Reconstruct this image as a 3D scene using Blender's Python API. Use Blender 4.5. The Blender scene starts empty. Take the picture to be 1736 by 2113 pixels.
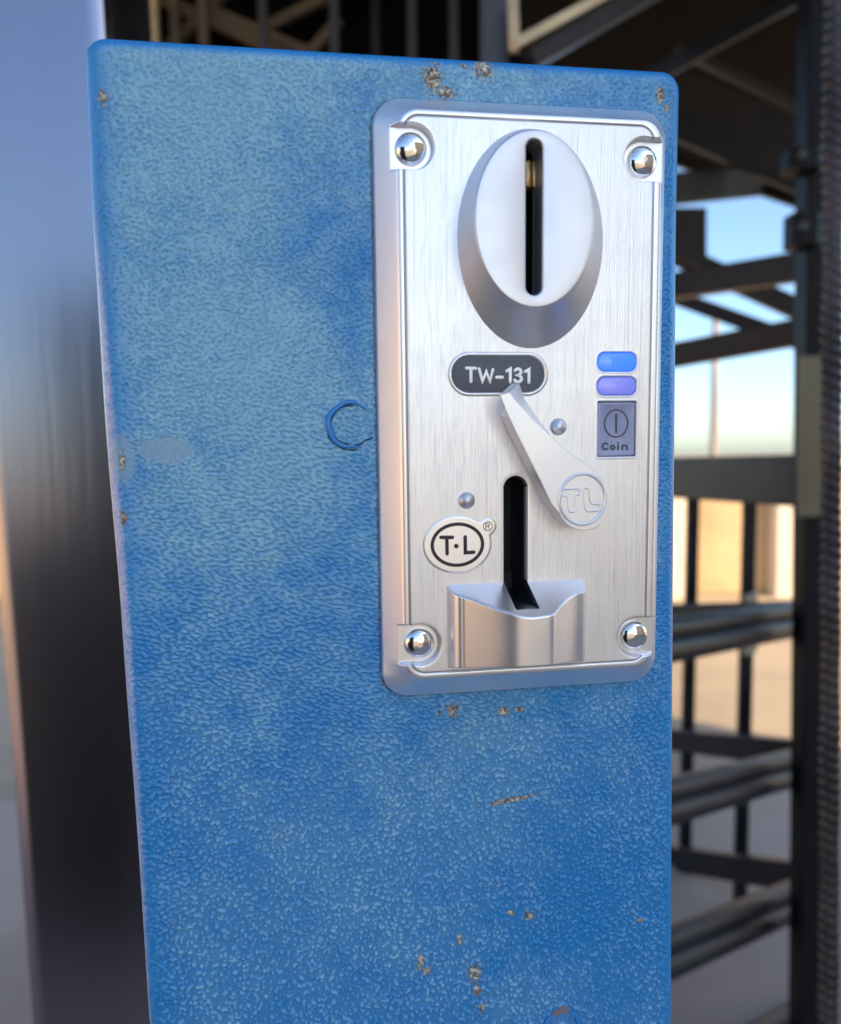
import bpy, bmesh, math, random
import numpy as np
from mathutils import Vector, Matrix

# ------------------------------------------------------------------ camera, sky, sun, exposure
scene = bpy.context.scene
EYE = 1.15                      # camera height in metres
FOC = 1600.0                    # focal length in units of a 1736 wide frame
PITCH, ROLL = math.radians(-4.1), math.radians(-0.7)
cam = bpy.data.cameras.new("camera")
cam_o = bpy.data.objects.new("camera", cam)
scene.collection.objects.link(cam_o)
scene.camera = cam_o
cam.sensor_fit = 'HORIZONTAL'
cam.sensor_width = 36.0
cam.lens = 36.0 * FOC / 1736.0
cam.clip_start, cam.clip_end = 0.01, 3000.0
Rc = Matrix.Rotation(math.pi / 2 + PITCH, 3, 'X') @ Matrix.Rotation(ROLL, 3, 'Z')
cam_o.matrix_world = Matrix.Translation((0, 0, EYE)) @ Rc.to_4x4()
cam.dof.use_dof = True
cam.dof.focus_distance = 0.176
cam.dof.aperture_fstop = 15.0   # about a 3 mm phone aperture
cam.dof.aperture_ratio = 1.0

SUN_EL, SUN_AZ = math.radians(24), math.radians(127)     # azimuth clockwise from +Y
world = bpy.data.worlds.new("World")
scene.world = world
world.use_nodes = True
wn, wl = world.node_tree.nodes, world.node_tree.links
sky = wn.new('ShaderNodeTexSky')
sky.sky_type = 'NISHITA'
sky.sun_disc = False
sky.sun_elevation = SUN_EL
sky.sun_rotation = SUN_AZ % (2 * math.pi)
sky.altitude = 1200
sky.air_density, sky.dust_density, sky.ozone_density = 1.0, 2.9, 4.0
wl.new(sky.outputs[0], wn['Background'].inputs['Color'])
wn['Background'].inputs['Strength'].default_value = 0.105

sun = bpy.data.lights.new("sun", 'SUN')
sun.energy = 2.6
sun.angle = math.radians(0.5)
sun.color = (1.0, 0.78, 0.55)
sun_o = bpy.data.objects.new("sun", sun)
scene.collection.objects.link(sun_o)
sd = Vector((math.sin(SUN_AZ) * math.cos(SUN_EL), math.cos(SUN_AZ) * math.cos(SUN_EL), math.sin(SUN_EL)))
sun_o.rotation_euler = sd.to_track_quat('Z', 'Y').to_euler()
sun_o.location = sd * 20

scene.view_settings.view_transform = 'Standard'
scene.view_settings.look = 'None'
scene.view_settings.exposure = 1.85
scene.view_settings.gamma = 1.0
scene.view_settings.use_white_balance = True      # the phone's warm daylight balance
scene.view_settings.white_balance_temperature = 7100
scene.view_settings.white_balance_tint = 6

# ------------------------------------------------------------------ helpers
rnd = random.Random(7)
FLIP = Matrix(((1, 0, 0), (0, -1, 0), (0, 0, -1)))       # image axes (x right, y down, z forward) to camera axes


def ray(px, py):
    v = Vector(((px - 868.0) / FOC, -(py - 1056.5) / FOC, -1.0))
    return Rc @ v


def at(px, py, Y):
    """world point in the direction of a picture point, Y metres in front"""
    r = ray(px, py)
    return Vector((0, 0, EYE)) + r * (Y / r.y)


def on_z(px, py, z):
    r = ray(px, py)
    return Vector((0, 0, EYE)) + r * ((z - EYE) / r.z)


# frame of the coin plate: origin at its centre, x right, y up, z towards the viewer; units are mm
_a = 0.0
POSE = None


def _pose():
    # rotation vector and distance found by matching the four corners of the 64 x 127 mm plate
    import numpy as np
    pts = np.array([[759.6, 199], [1370.6, 239.1], [1345.8, 1407.6], [794.6, 1430.8]])

    def rod(r):
        a = np.linalg.norm(r) + 1e-12
        k = r / a
        K = np.array([[0, -k[2], k[1]], [k[2], 0, -k[0]], [-k[1], k[0], 0]])
        return np.eye(3) + np.sin(a) * K + (1 - np.cos(a)) * K @ K
    P = np.array([[-32, -63.5, 0], [32, -63.5, 0], [32, 63.5, 0], [-32, 63.5, 0.]])

    def res(p):
        Q = P @ rod(p[:3]).T + p[3:] * 100
        return (Q[:, :2] / Q[:, 2:] * FOC + [868, 1056.5] - pts).ravel()
    p, lam = np.array([0, 0, 0, .2, -.2, 1.7]), 1e-2
    for _ in range(200):
        e = res(p)
        J = np.array([(res(p + np.eye(6)[i] * 1e-6) - e) / 1e-6 for i in range(6)]).T
        d = np.linalg.solve(J.T @ J + lam * np.diag(np.diag(J.T @ J) + 1e-9), -J.T @ e)
        if (res(p + d) ** 2).sum() < (e ** 2).sum():
            p, lam = p + d, lam / 3
        else:
            lam *= 4
    return rod(p[:3]), p[3:] * 100


_R, _t = _pose()
_Rm = Matrix([list(map(float, r)) for r in _R])
_axes = Rc @ (FLIP @ _Rm @ FLIP)
PANEL = Matrix.Translation(Vector((0, 0, EYE)) + Rc @ (FLIP @ Vector(list(map(float, _t))) * 0.001)) @ _axes.to_4x4()
PINV = PANEL.inverted()


def L(px, py, h=0.0):
    """point of the panel frame (mm) at height h mm above the panel"""
    o = PINV @ Vector((0, 0, EYE))
    d = PINV.to_3x3() @ ray(px, py)
    k = (h * 0.001 - o.z) / d.z
    q = o + d * k
    return (q.x * 1000, q.y * 1000)


def A(u, v, h=0.0):            # first close-up study
    return L(733 + .4 * u, 169.7 + .4 * v, h)


def B(u, v, h=0.0):            # second close-up study
    return L(733 + .4 * u, 771.6 + .4 * v, h)


def link(name, me, mats, parent=None, smooth=True, angle=35, local=True):
    for m in (mats if isinstance(mats, (list, tuple)) else [mats]):
        me.materials.append(m)
    if smooth:
        me.polygons.foreach_set('use_smooth', [True] * len(me.polygons))
        if angle:
            me.set_sharp_from_angle(angle=math.radians(angle))
    o = bpy.data.objects.new(name, me)
    scene.collection.objects.link(o)
    if parent is not None:
        o.parent = parent
        if not local:
            o.matrix_parent_inverse = parent.matrix_world.inverted()
    return o


def tag(o, label=None, cat=None, group=None, kind=None):
    if label: o['label'] = label
    if cat: o['category'] = cat
    if group: o['group'] = group
    if kind: o['kind'] = kind
    return o


def empty(name, mw, label, cat, group=None):
    o = bpy.data.objects.new(name, None)
    scene.collection.objects.link(o)
    o.empty_display_size = 0.02
    o.matrix_world = mw if isinstance(mw, Matrix) else Matrix.Translation(mw)
    return tag(o, label, cat, group)


def loops_mesh(name, loops, cap_end=True, cap_start=False, closed=True):
    vs, fs = [], []
    n = len(loops[0])
    for lp in loops:
        vs += [tuple(p) for p in lp]
    for i in range(len(loops) - 1):
        for j in range(n if closed else n - 1):
            a, b = i * n + j, i * n + (j + 1) % n
            fs.append((a, b, b + n, a + n))
    if cap_end:
        fs.append(tuple(range((len(loops) - 1) * n, len(loops) * n)))
    if cap_start:
        fs.append(tuple(reversed(range(n))))
    me = bpy.data.meshes.new(name)
    me.from_pydata(vs, [], fs)
    bm = bmesh.new()
    bm.from_mesh(me)
    bmesh.ops.recalc_face_normals(bm, faces=bm.faces)
    bm.to_mesh(me)
    bm.free()
    return me


def mm(pts):
    return [(p[0] * .001, p[1] * .001, p[2] * .001) for p in pts]


def resample(poly, n, start=None):
    p = np.array(poly, float)
    q = np.vstack([p, p[:1]])
    s = np.r_[0, np.cumsum(np.hypot(*np.diff(q, axis=0).T))]
    t = np.arange(n) / n * s[-1]
    return np.c_[np.interp(t, s, q[:, 0]), np.interp(t, s, q[:, 1])]


def ellipse(cx, cy, a, b, n):
    return np.array([(cx + a * math.cos(2 * math.pi * i / n), cy + b * math.sin(2 * math.pi * i / n)) for i in range(n)])


def rrect(x0, y0, x1, y1, r, n=96):
    pts = []
    for cx, cy, a0 in ((x1 - r, y1 - r, 0), (x0 + r, y1 - r, 90), (x0 + r, y0 + r, 180), (x1 - r, y0 + r, 270)):
        for k in range(9):
            a = math.radians(a0 + k * 11.25)
            pts.append((cx + r * math.cos(a), cy + r * math.sin(a)))
    # start at the middle of the right side
    pts = [(x1, (y0 + y1) / 2)] + pts
    return resample(pts, n)


def zl(pl, z):
    return mm([(p[0], p[1], z) for p in pl])


class Mix:
    """collects shapes that make up one mesh"""
    def __init__(self):
        self.v, self.f, self.m = [], [], []

    def add(self, vs, fs, mi=0):
        b = len(self.v)
        self.v += [tuple(v) for v in vs]
        self.f += [tuple(i + b for i in f) for f in fs]
        self.m += [mi] * len(fs)

    def mesh_in(self, me, mi=0):
        self.add([v.co[:] for v in me.vertices], [tuple(p.vertices) for p in me.polygons], mi)
        bpy.data.meshes.remove(me)

    def beam(self, p, q, w, d, up=(0, 0, 1), mi=0, bev=0.0):
        """box bar from p to q, w across (in the plane of up), d deep"""
        p, q = Vector(p), Vector(q)
        t = (q - p).normalized()
        s = t.cross(Vector(up))
        if s.length < 1e-5: s = t.cross(Vector((1, 0, 0)))
        s.normalize()
        u = s.cross(t).normalized()
        b = bev or min(w, d) * .08
        prof = [(-w / 2 + b, -d / 2), (w / 2 - b, -d / 2), (w / 2, -d / 2 + b), (w / 2, d / 2 - b), (w / 2 - b, d / 2), (-w / 2 + b, d / 2), (-w / 2, d / 2 - b), (-w / 2, -d / 2 + b)]
        n = len(prof)
        vs = [p + u * a + s * c for a, c in prof] + [q + u * a + s * c for a, c in prof]
        fs = [(i, (i + 1) % n, (i + 1) % n + n, i + n) for i in range(n)] + [tuple(reversed(range(n))), tuple(range(n, 2 * n))]
        self.add(vs, fs, mi)

    def tube(self, path, rad, seg=20, mi=0, closed=False):
        path = [Vector(p) for p in path]
        rads = rad if isinstance(rad, (list, tuple)) else [rad] * len(path)
        vs, fs, n = [], [], len(path)
        ref = Vector((0.31, 0.2, 0.93)).normalized()
        for i, p in enumerate(path):
            if closed: t = path[(i + 1) % n] - path[i - 1]
            else: t = path[min(i + 1, n - 1)] - path[max(i - 1, 0)]
            t.normalize()
            s = t.cross(ref).normalized()
            u = s.cross(t)
            for k in range(seg):
                a = 2 * math.pi * k / seg
                vs.append(p + (s * math.cos(a) + u * math.sin(a)) * rads[i])
        for i in range(n if closed else n - 1):
            for k in range(seg):
                a, b = i * seg + k, i * seg + (k + 1) % seg
                c, d = (i + 1) % n * seg + k, (i + 1) % n * seg + (k + 1) % seg
                fs.append((a, b, d, c))
        if not closed:
            fs.append(tuple(reversed(range(seg))))
            fs.append(tuple(range((n - 1) * seg, n * seg)))
        self.add(vs, fs, mi)

    def build(self, name, mats, parent=None, **kw):
        me = bpy.data.meshes.new(name)
        me.from_pydata(self.v, [], self.f)
        me.polygons.foreach_set('material_index', self.m)
        bm = bmesh.new()
        bm.from_mesh(me)
        bmesh.ops.recalc_face_normals(bm, faces=bm.faces)
        bm.to_mesh(me)
        bm.free()
        return link(name, me, mats, parent, **kw)


def ribbon(mx, path, w, z0, z1, mi=0, zf=None, cap=6):
    """raised rounded stroke along a 2-D path in mm; zf maps (x, y) to extra height"""
    P = [np.array(p, float) for p in path]
    Lf, Rt = [], []
    n = len(P)
    for i in range(n):
        a = P[i] - P[i - 1] if i else P[1] - P[0]
        b = P[i + 1] - P[i] if i < n - 1 else P[-1] - P[-2]
        a, b = a / np.linalg.norm(a), b / np.linalg.norm(b)
        t = (a + b) / np.linalg.norm(a + b)
        nn = np.array([-t[1], t[0]])
        k = w / 2 / max(.45, float(np.dot(nn, [-a[1], a[0]])))
        Lf.append(P[i] + nn * k)
        Rt.append(P[i] - nn * k)
    def arc(c, d, s):
        a0 = math.atan2(d[1], d[0])
        return [c + w / 2 * np.array([math.cos(a0 - math.pi * k / cap), math.sin(a0 - math.pi * k / cap)]) for k in range(1, cap)]
    d1 = Lf[-1] - P[-1]
    d0 = Rt[0] - P[0]
    out = Lf + arc(P[-1], d1, 1) + Rt[::-1] + arc(P[0], d0, 1)
    cen = None
    zz = (lambda x, y: 0) if zf is None else zf
    m = len(out)
    e = min(w * .18, .12)
    # inset for a soft edge
    ins = Lf_i = None
    path_in = out
    c0 = [(p[0], p[1], z0 + zz(*p)) for p in out]
    c1 = [(p[0], p[1], z1 - (z1 - z0) * .3 + zz(*p)) for p in out]
    nr = []
    for i in range(m):
        t = out[(i + 1) % m] - out[i - 1]
        t = t / (np.linalg.norm(t) + 1e-9)
        nr.append(out[i] + np.array([t[1], -t[0]]) * e)
    c2 = [(p[0], p[1], z1 + zz(*p)) for p in nr]
    vs = mm(c0 + c1 + c2)
    fs = [(i, (i + 1) % m, (i + 1) % m + m, i + m) for i in range(m)] + [(i + m, (i + 1) % m + m, (i + 1) % m + 2 * m, i + 2 * m) for i in range(m)]
    nl = len(P)
    la = len(Lf)
    # cap as strips between the left and right sides, then the round ends
    oL = [2 * m + i for i in range(la)]
    oR = [2 * m + la + (cap - 1) + (la - 1 - i) for i in range(la)]
    for i in range(la - 1):
        fs.append((oL[i], oL[i + 1], oR[i + 1], oR[i]))
    fs.append(tuple([oL[-1]] + [2 * m + la + k for k in range(cap - 1)] + [oR[-1]]))
    fs.append(tuple([oR[0]] + [2 * m + 2 * la + cap - 1 + k for k in range(cap - 1)] + [oL[0]]))
    mx.add(vs, fs, mi)


def arcp(cx, cy, rx, ry, a0, a1, n=16):
    return [(cx + rx * math.cos(math.radians(a0 + (a1 - a0) * i / n)), cy + ry * math.sin(math.radians(a0 + (a1 - a0) * i / n))) for i in range(n + 1)]


def soft(poly, k=2):
    for _ in range(k):
        q_ = []
        for i in range(len(poly)):
            a_, b_ = np.array(poly[i], float), np.array(poly[(i + 1) % len(poly)], float)
            q_ += [a_ * .75 + b_ * .25, a_ * .25 + b_ * .75]
        poly = q_
    return poly



def shrink(poly, t):
    p = np.array(poly)
    nx = np.roll(p, -1, 0) - np.roll(p, 1, 0)
    nx /= np.linalg.norm(nx, axis=1)[:, None] + 1e-9
    return p + np.c_[-nx[:, 1], nx[:, 0]] * t


# ------------------------------------------------------------------ materials
def new_mat(name):
    m = bpy.data.materials.new(name)
    m.use_nodes = True
    nt = m.node_tree
    return m, nt, nt.nodes, nt.links, nt.nodes['Principled BSDF']


def node(nt, typ, **kw):
    n = nt.nodes.new(typ)
    for k, v in kw.items():
        if k.startswith('i_'):
            n.inputs[k[2:].replace('_', ' ')].default_value = v
        else:
            setattr(n, k, v)
    return n


def math_n(nt, op, a, b=None, c=None, clamp=False):
    n = nt.nodes.new('ShaderNodeMath')
    n.operation = op
    n.use_clamp = clamp
    for i, v in enumerate((a, b, c)):
        if v is None: continue
        if isinstance(v, (int, float)): n.inputs[i].default_value = v
        else: nt.links.new(v, n.inputs[i])
    return n.outputs[0]


def mix_c(nt, f, a, b):
    n = nt.nodes.new('ShaderNodeMix')
    n.data_type = 'RGBA'
    for s, v in ((n.inputs[0], f), (n.inputs[6], a), (n.inputs[7], b)):
        if isinstance(v, (int, float)): s.default_value = v
        elif isinstance(v, tuple): s.default_value = (*v, 1)[:4]
        else: nt.links.new(v, s)
    return n.outputs[2]


def sstep(nt, x, a, b):
    n = nt.nodes.new('ShaderNodeMapRange')
    n.interpolation_type = 'SMOOTHSTEP'
    nt.links.new(x, n.inputs[0])
    n.inputs[1].default_value, n.inputs[2].default_value = a, b
    return n.outputs[0]


def coords(nt, scale=(1000, 1000, 1000), kind='Object', loc=(0, 0, 0)):
    tc = nt.nodes.new('ShaderNodeTexCoord')
    mp = nt.nodes.new('ShaderNodeMapping')
    mp.inputs['Scale'].default_value = scale
    mp.inputs['Location'].default_value = loc
    nt.links.new(tc.outputs[kind], mp.inputs[0])
    return mp.outputs[0]


def noise(nt, vec, scale, detail=2, rough=.5, dist=0.0):
    n = nt.nodes.new('ShaderNodeTexNoise')
    n.inputs['Scale'].default_value = scale
    n.inputs['Detail'].default_value = detail
    n.inputs['Roughness'].default_value = rough
    n.inputs['Distortion'].default_value = dist
    nt.links.new(vec, n.inputs['Vector'])
    return n.outputs['Fac']


def paint(name, col, rough=.4, bump=.0002, scale=200., wear=None, metallic=0.0, stretch=(1, 1, 1), spec=.5, var=.25, coat=0.0):
    """plain painted / weathered surface with blotches and a fine uneven relief"""
    m, nt, N, K, P = new_mat(name)
    v = coords(nt, stretch)
    n1 = noise(nt, v, scale * .08, 4, .6)
    n2 = noise(nt, v, scale, 3, .6)
    dark = tuple(c * (1 - var) for c in col)
    lite = tuple(min(1, c * (1 + var)) for c in col)
    c = mix_c(nt, sstep(nt, n1, .35, .65), dark, lite)
    if wear:
        n3 = noise(nt, v, scale * .25, 6, .7)
        c = mix_c(nt, sstep(nt, n3, .62, .7), c, wear)
    K.new(c, P.inputs['Base Color'])
    r = math_n(nt, 'MULTIPLY_ADD', n1, .25, rough - .12)
    K.new(r, P.inputs['Roughness'])
    P.inputs['Metallic'].default_value = metallic
    P.inputs['Specular IOR Level'].default_value = spec
    P.inputs['Coat Weight'].default_value = coat
    b = nt.nodes.new('ShaderNodeBump')
    b.inputs['Strength'].default_value = 1
    b.inputs['Distance'].default_value = bump
    K.new(n2, b.inputs['Height'])
    K.new(b.outputs[0], P.inputs['Normal'])
    return m


def metal(name, col=(.74, .75, .80), rough=.34, brushed=0.0, grain=.006, metallic=.9, dark_attr=False):
    """silver lacquered metal: fine grain, optional vertical brushing (mm coordinates)"""
    m, nt, N, K, P = new_mat(name)
    v = coords(nt)
    g = noise(nt, v, 6.0, 2, .6)
    blot = noise(nt, v, .09, 4, .6)
    base = mix_c(nt, blot, tuple(c * .95 for c in col), tuple(min(1, c * 1.05) for c in col))
    height = math_n(nt, 'MULTIPLY', g, grain)
    rr = math_n(nt, 'MULTIPLY_ADD', blot, .2, rough - .10)
    if brushed:
        vb = coords(nt, (1000 * 4.2, 1000 * .035, 1000 * .5))
        s1 = noise(nt, vb, 1.0, 3, .75)
        vb2 = coords(nt, (1000 * 1.3, 1000 * .012, 1000 * .5), loc=(3, 0, 0))
        s2 = noise(nt, vb2, 1.0, 3, .7)
        st = math_n(nt, 'MULTIPLY', math_n(nt, 'ADD', s1, math_n(nt, 'MULTIPLY', s2, .6)), 1.0)
        at_ = N.new('ShaderNodeAttribute')
        at_.attribute_name = 'mask'
        sep = N.new('ShaderNodeSeparateColor')
        K.new(at_.outputs['Color'], sep.inputs[0])
        br = sep.outputs[0]
        stm = math_n(nt, 'MULTIPLY', st, br)
        height = math_n(nt, 'ADD', height, math_n(nt, 'MULTIPLY', stm, brushed))
        line = sstep(nt, s1, .56, .72)
        base = mix_c(nt, math_n(nt, 'MULTIPLY', math_n(nt, 'MULTIPLY', line, br), .38), base, tuple(c * .35 for c in col))
        scr = noise(nt, v, .35, 6, .75, 1.5)
        rr = math_n(nt, 'ADD', rr, math_n(nt, 'MULTIPLY', stm, .06))
        # small pits and dust
        pit = sstep(nt, noise(nt, v, 1.1, 5, .8), .735, .76)
        base = mix_c(nt, math_n(nt, 'MULTIPLY', pit, .5), base, (.25, .24, .25))
        # dark inside of the slots and darker groove and seams
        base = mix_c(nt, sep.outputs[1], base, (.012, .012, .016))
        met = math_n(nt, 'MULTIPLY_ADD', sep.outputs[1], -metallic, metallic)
        K.new(met, P.inputs['Metallic'])
        rr = math_n(nt, 'ADD', rr, math_n(nt, 'MULTIPLY', sep.outputs[1], .3))
        base = mix_c(nt, math_n(nt, 'MULTIPLY', sep.outputs[2], .75), base, (.10, .09, .11))
    else:
        P.inputs['Metallic'].default_value = metallic
        if dark_attr:
            at_ = N.new('ShaderNodeAttribute')
            at_.attribute_name = 'mask'
            sep = N.new('ShaderNodeSeparateColor')
            K.new(at_.outputs['Color'], sep.inputs[0])
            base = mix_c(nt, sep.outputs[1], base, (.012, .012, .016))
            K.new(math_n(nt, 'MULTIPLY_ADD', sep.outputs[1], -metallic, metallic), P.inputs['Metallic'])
        pit = sstep(nt, noise(nt, v, 1.3, 5, .8), .74, .76)
        base = mix_c(nt, math_n(nt, 'MULTIPLY', pit, .35), base, (.3, .29, .3))
    K.new(base, P.inputs['Base Color'])
    K.new(rr, P.inputs['Roughness'])
    b = N.new('ShaderNodeBump')
    b.inputs['Distance'].default_value = .001
    b.inputs['Strength'].default_value = 1
    K.new(height, b.inputs['Height'])
    K.new(b.outputs[0], P.inputs['Normal'])
    return m


def simple(name, col, rough=.5, metallic=0, emit=0, spec=.5, coat=0):
    m, nt, N, K, P = new_mat(name)
    v = coords(nt)
    g = noise(nt, v, 1.5, 3, .6)
    K.new(mix_c(nt, g, tuple(c * .85 for c in col), tuple(min(1, c * 1.15) for c in col)), P.inputs['Base Color'])
    K.new(math_n(nt, 'MULTIPLY_ADD', g, .1, rough - .05), P.inputs['Roughness'])
    P.inputs['Metallic'].default_value = metallic
    P.inputs['Specular IOR Level'].default_value = spec
    P.inputs['Coat Weight'].default_value = coat
    if emit:
        P.inputs['Emission Color'].default_value = (*col, 1)
        P.inputs['Emission Strength'].default_value = emit
    return m


# ---- the blue leather-grain paint, with chips at their own places (mm in the plate frame)
def blue_paint():
    m, nt, N, K, P = new_mat("blue_grained_paint")
    v = coords(nt)
    sep = N.new('ShaderNodeSeparateXYZ')
    K.new(v, sep.inputs[0])
    X, Y, Z = sep.outputs
    at_ = N.new('ShaderNodeAttribute')
    at_.attribute_name = 'mask'
    sepc = N.new('ShaderNodeSeparateColor')
    K.new(at_.outputs['Color'], sepc.inputs[0])
    grain, fade_sheen, edge_glint = sepc.outputs
    fine = noise(nt, v, 3.2, 3, .6)

    # rubbed smooth patches
    def blob(cx, cy, rx, ry, soft=.35, nz=.35, ns=.5):
        a = math_n(nt, 'POWER', math_n(nt, 'DIVIDE', math_n(nt, 'SUBTRACT', X, cx), rx), 2)
        b = math_n(nt, 'POWER', math_n(nt, 'DIVIDE', math_n(nt, 'SUBTRACT', Y, cy), ry), 2)
        d = math_n(nt, 'SQRT', math_n(nt, 'ADD', a, b))
        nn = noise(nt, v, ns, 3, .7)
        d = math_n(nt, 'ADD', d, math_n(nt, 'MULTIPLY', math_n(nt, 'SUBTRACT', nn, .5), nz * 2))
        n = N.new('ShaderNodeMapRange'); n.interpolation_type = 'SMOOTHSTEP'
        K.new(d, n.inputs[0])
        n.inputs[1].default_value, n.inputs[2].default_value = 1 + soft / 2, 1 - soft / 2
        return n.outputs[0]
    x0, y0 = L(340, 928)
    smooth_patch = math_n(nt, 'MAXIMUM', blob(x0, y0, 5.3, 2.8), blob(*L(254, 945), 2.4, 5.2))
    keep = math_n(nt, 'SUBTRACT', 1.0, math_n(nt, 'MULTIPLY', smooth_patch, .8))
    h = math_n(nt, 'MULTIPLY', math_n(nt, 'MULTIPLY', fine, .03), keep)
    mid = noise(nt, v, .09, 5, .65, .5)
    smid = noise(nt, v, .5, 3, .6)
    fade_sheen = math_n(nt, 'MULTIPLY', fade_sheen, math_n(nt, 'MULTIPLY_ADD', smid, .9, .55), clamp=True)
    deep = mix_c(nt, mid, (.002, .215, .57), (.004, .28, .66))
    chalk_sheen = mix_c(nt, noise(nt, v, .25, 3, .6), (.21, .49, .68), (.33, .60, .74))
    col = mix_c(nt, fade_sheen, deep, chalk_sheen)
    # darker blue in the creases
    col = mix_c(nt, math_n(nt, 'MULTIPLY', math_n(nt, 'SUBTRACT', 1.0, grain), .22), col, (.008, .11, .30))
    col = mix_c(nt, math_n(nt, 'MULTIPLY', edge_glint, .85), col, mix_c(nt, smid, (.26, .37, .66), (.60, .66, .82)))  # pale left-edge highlight, painted as colour
    # greenish dirt in a few places
    dirt = sstep(nt, noise(nt, v, .06, 6, .7), .60, .75)
    col = mix_c(nt, math_n(nt, 'MULTIPLY', dirt, .35), col, (.22, .32, .34))
    col = mix_c(nt, math_n(nt, 'MULTIPLY', smooth_patch, .7), col, (.24, .40, .52))
    speck = sstep(nt, noise(nt, v, .8, 4, .75), .745, .77)
    col = mix_c(nt, math_n(nt, 'MULTIPLY', speck, .7), col, (.42, .44, .45))

    # chips down to the substrate
    chips = [  # px, py, rx, ry (mm)
        (893, 160, 1.9, 2.7), (920, 190, 1.9, 1.1), (1000, 140, 2.1, 1.9), (957, 133, .8, .5),
        (1364, 196, 1.0, 1.7), (1377, 222, .6, .6), (800, 1408, 1.6, .9), (935, 1466, 1.3, 1.5),
        (905, 1472, .5, .5), (1040, 1468, 1.3, .9), (1072, 1465, 1.0, .6),
        (1053, 1885, 1.1, .6), (1093, 1892, 1.1, 1.0), (949, 1940, .6, 1.3), (868, 1986, .8, 1.8),
        (880, 2005, 1.2, .8), (980, 2010, 1.4, 2.2), (985, 2045, .9, 1.5), (995, 2080, .7, 1.3),
        (1320, 1900, .7, .5), (303, 930, .0, .0), (252, 950, .7, 1.6), (254, 1068, .7, 1.4), (212, 200, .9, 1.3)]
    cm = None
    rough_n = noise(nt, v, 1.1, 5, .75)
    for px, py, rx, ry in chips:
        if rx <= 0: continue
        rx, ry = rx * 1.2, ry * 1.2
        cx, cy = L(px, py, 0)
        a = math_n(nt, 'POWER', math_n(nt, 'DIVIDE', math_n(nt, 'SUBTRACT', X, cx), rx), 2)
        b = math_n(nt, 'POWER', math_n(nt, 'DIVIDE', math_n(nt, 'SUBTRACT', Y, cy), ry), 2)
        d = math_n(nt, 'ADD', a, b)
        cm = d if cm is None else math_n(nt, 'MINIMUM', cm, d)
    # long scrape
    ca, cb = L(1000, 1657), L(1110, 1646)
    sa = math_n(nt, 'POWER', math_n(nt, 'DIVIDE', math_n(nt, 'SUBTRACT', X, (ca[0] + cb[0]) / 2), 6.6), 2)
    ln = math_n(nt, 'SUBTRACT', math_n(nt, 'SUBTRACT', Y, (ca[1] + cb[1]) / 2), math_n(nt, 'MULTIPLY', math_n(nt, 'SUBTRACT', X, (ca[0] + cb[0]) / 2), .11))
    sb = math_n(nt, 'POWER', math_n(nt, 'DIVIDE', ln, .75), 2)
    cm = math_n(nt, 'MINIMUM', cm, math_n(nt, 'MULTIPLY', math_n(nt, 'ADD', sa, sb), 1.25))
    # neighbourhood scratches around it need broken coverage
    cm = math_n(nt, 'ADD', math_n(nt, 'SQRT', cm), math_n(nt, 'MULTIPLY', math_n(nt, 'SUBTRACT', rough_n, .47), 4.2))
    n = N.new('ShaderNodeMapRange'); n.interpolation_type = 'SMOOTHSTEP'
    K.new(cm, n.inputs[0]); n.inputs[1].default_value, n.inputs[2].default_value = .95, .78
    chip = math_n(nt, 'MULTIPLY', n.outputs[0], sstep(nt, Z, -4, -2))
    n2 = N.new('ShaderNodeMapRange'); n2.interpolation_type = 'SMOOTHSTEP'
    K.new(cm, n2.inputs[0]); n2.inputs[1].default_value, n2.inputs[2].default_value = 1.15, .95
    halo = math_n(nt, 'MULTIPLY', n2.outputs[0], sstep(nt, Z, -4, -2))
    col = mix_c(nt, math_n(nt, 'MULTIPLY', halo, .55), col, (.42, .46, .46))
    bare = mix_c(nt, sstep(nt, noise(nt, v, .9, 4, .7), .42, .6), (.17, .12, .09), (.78, .70, .58))
    col = mix_c(nt, chip, col, bare)
    h = math_n(nt, 'SUBTRACT', h, math_n(nt, 'MULTIPLY', chip, .22))
    K.new(col, P.inputs['Base Color'])
    rr = math_n(nt, 'MULTIPLY_ADD', fade_sheen, .26, .36)
    rr = math_n(nt, 'ADD', rr, math_n(nt, 'MULTIPLY', chip, .3))
    # contact shadow round the plate, painted into the blue
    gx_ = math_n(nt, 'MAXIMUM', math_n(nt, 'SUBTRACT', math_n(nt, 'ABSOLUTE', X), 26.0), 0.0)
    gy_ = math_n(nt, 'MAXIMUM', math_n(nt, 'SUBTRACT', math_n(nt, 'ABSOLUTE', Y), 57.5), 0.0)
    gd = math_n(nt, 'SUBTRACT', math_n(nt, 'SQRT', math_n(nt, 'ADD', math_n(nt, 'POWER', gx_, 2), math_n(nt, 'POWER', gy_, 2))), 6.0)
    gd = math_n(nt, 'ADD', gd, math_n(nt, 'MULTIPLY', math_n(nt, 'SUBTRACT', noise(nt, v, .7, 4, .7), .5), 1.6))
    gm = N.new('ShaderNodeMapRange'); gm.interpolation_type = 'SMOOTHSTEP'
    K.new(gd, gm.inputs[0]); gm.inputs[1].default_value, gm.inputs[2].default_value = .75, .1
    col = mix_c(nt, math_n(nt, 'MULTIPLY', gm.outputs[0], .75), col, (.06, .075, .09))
    nt.links.new(col, P.inputs['Base Color'])
    K.new(rr, P.inputs['Roughness'])
    P.inputs['Specular IOR Level'].default_value = .5
    P.inputs['Coat Weight'].default_value = .22
    P.inputs['Coat Roughness'].default_value = .18
    b = N.new('ShaderNodeBump')
    b.inputs['Distance'].default_value = .001
    b.inputs['Strength'].default_value = 1
    K.new(h, b.inputs['Height'])
    K.new(b.outputs[0], P.inputs['Coat Normal'])
    K.new(b.outputs[0], P.inputs['Normal'])
    return m


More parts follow.
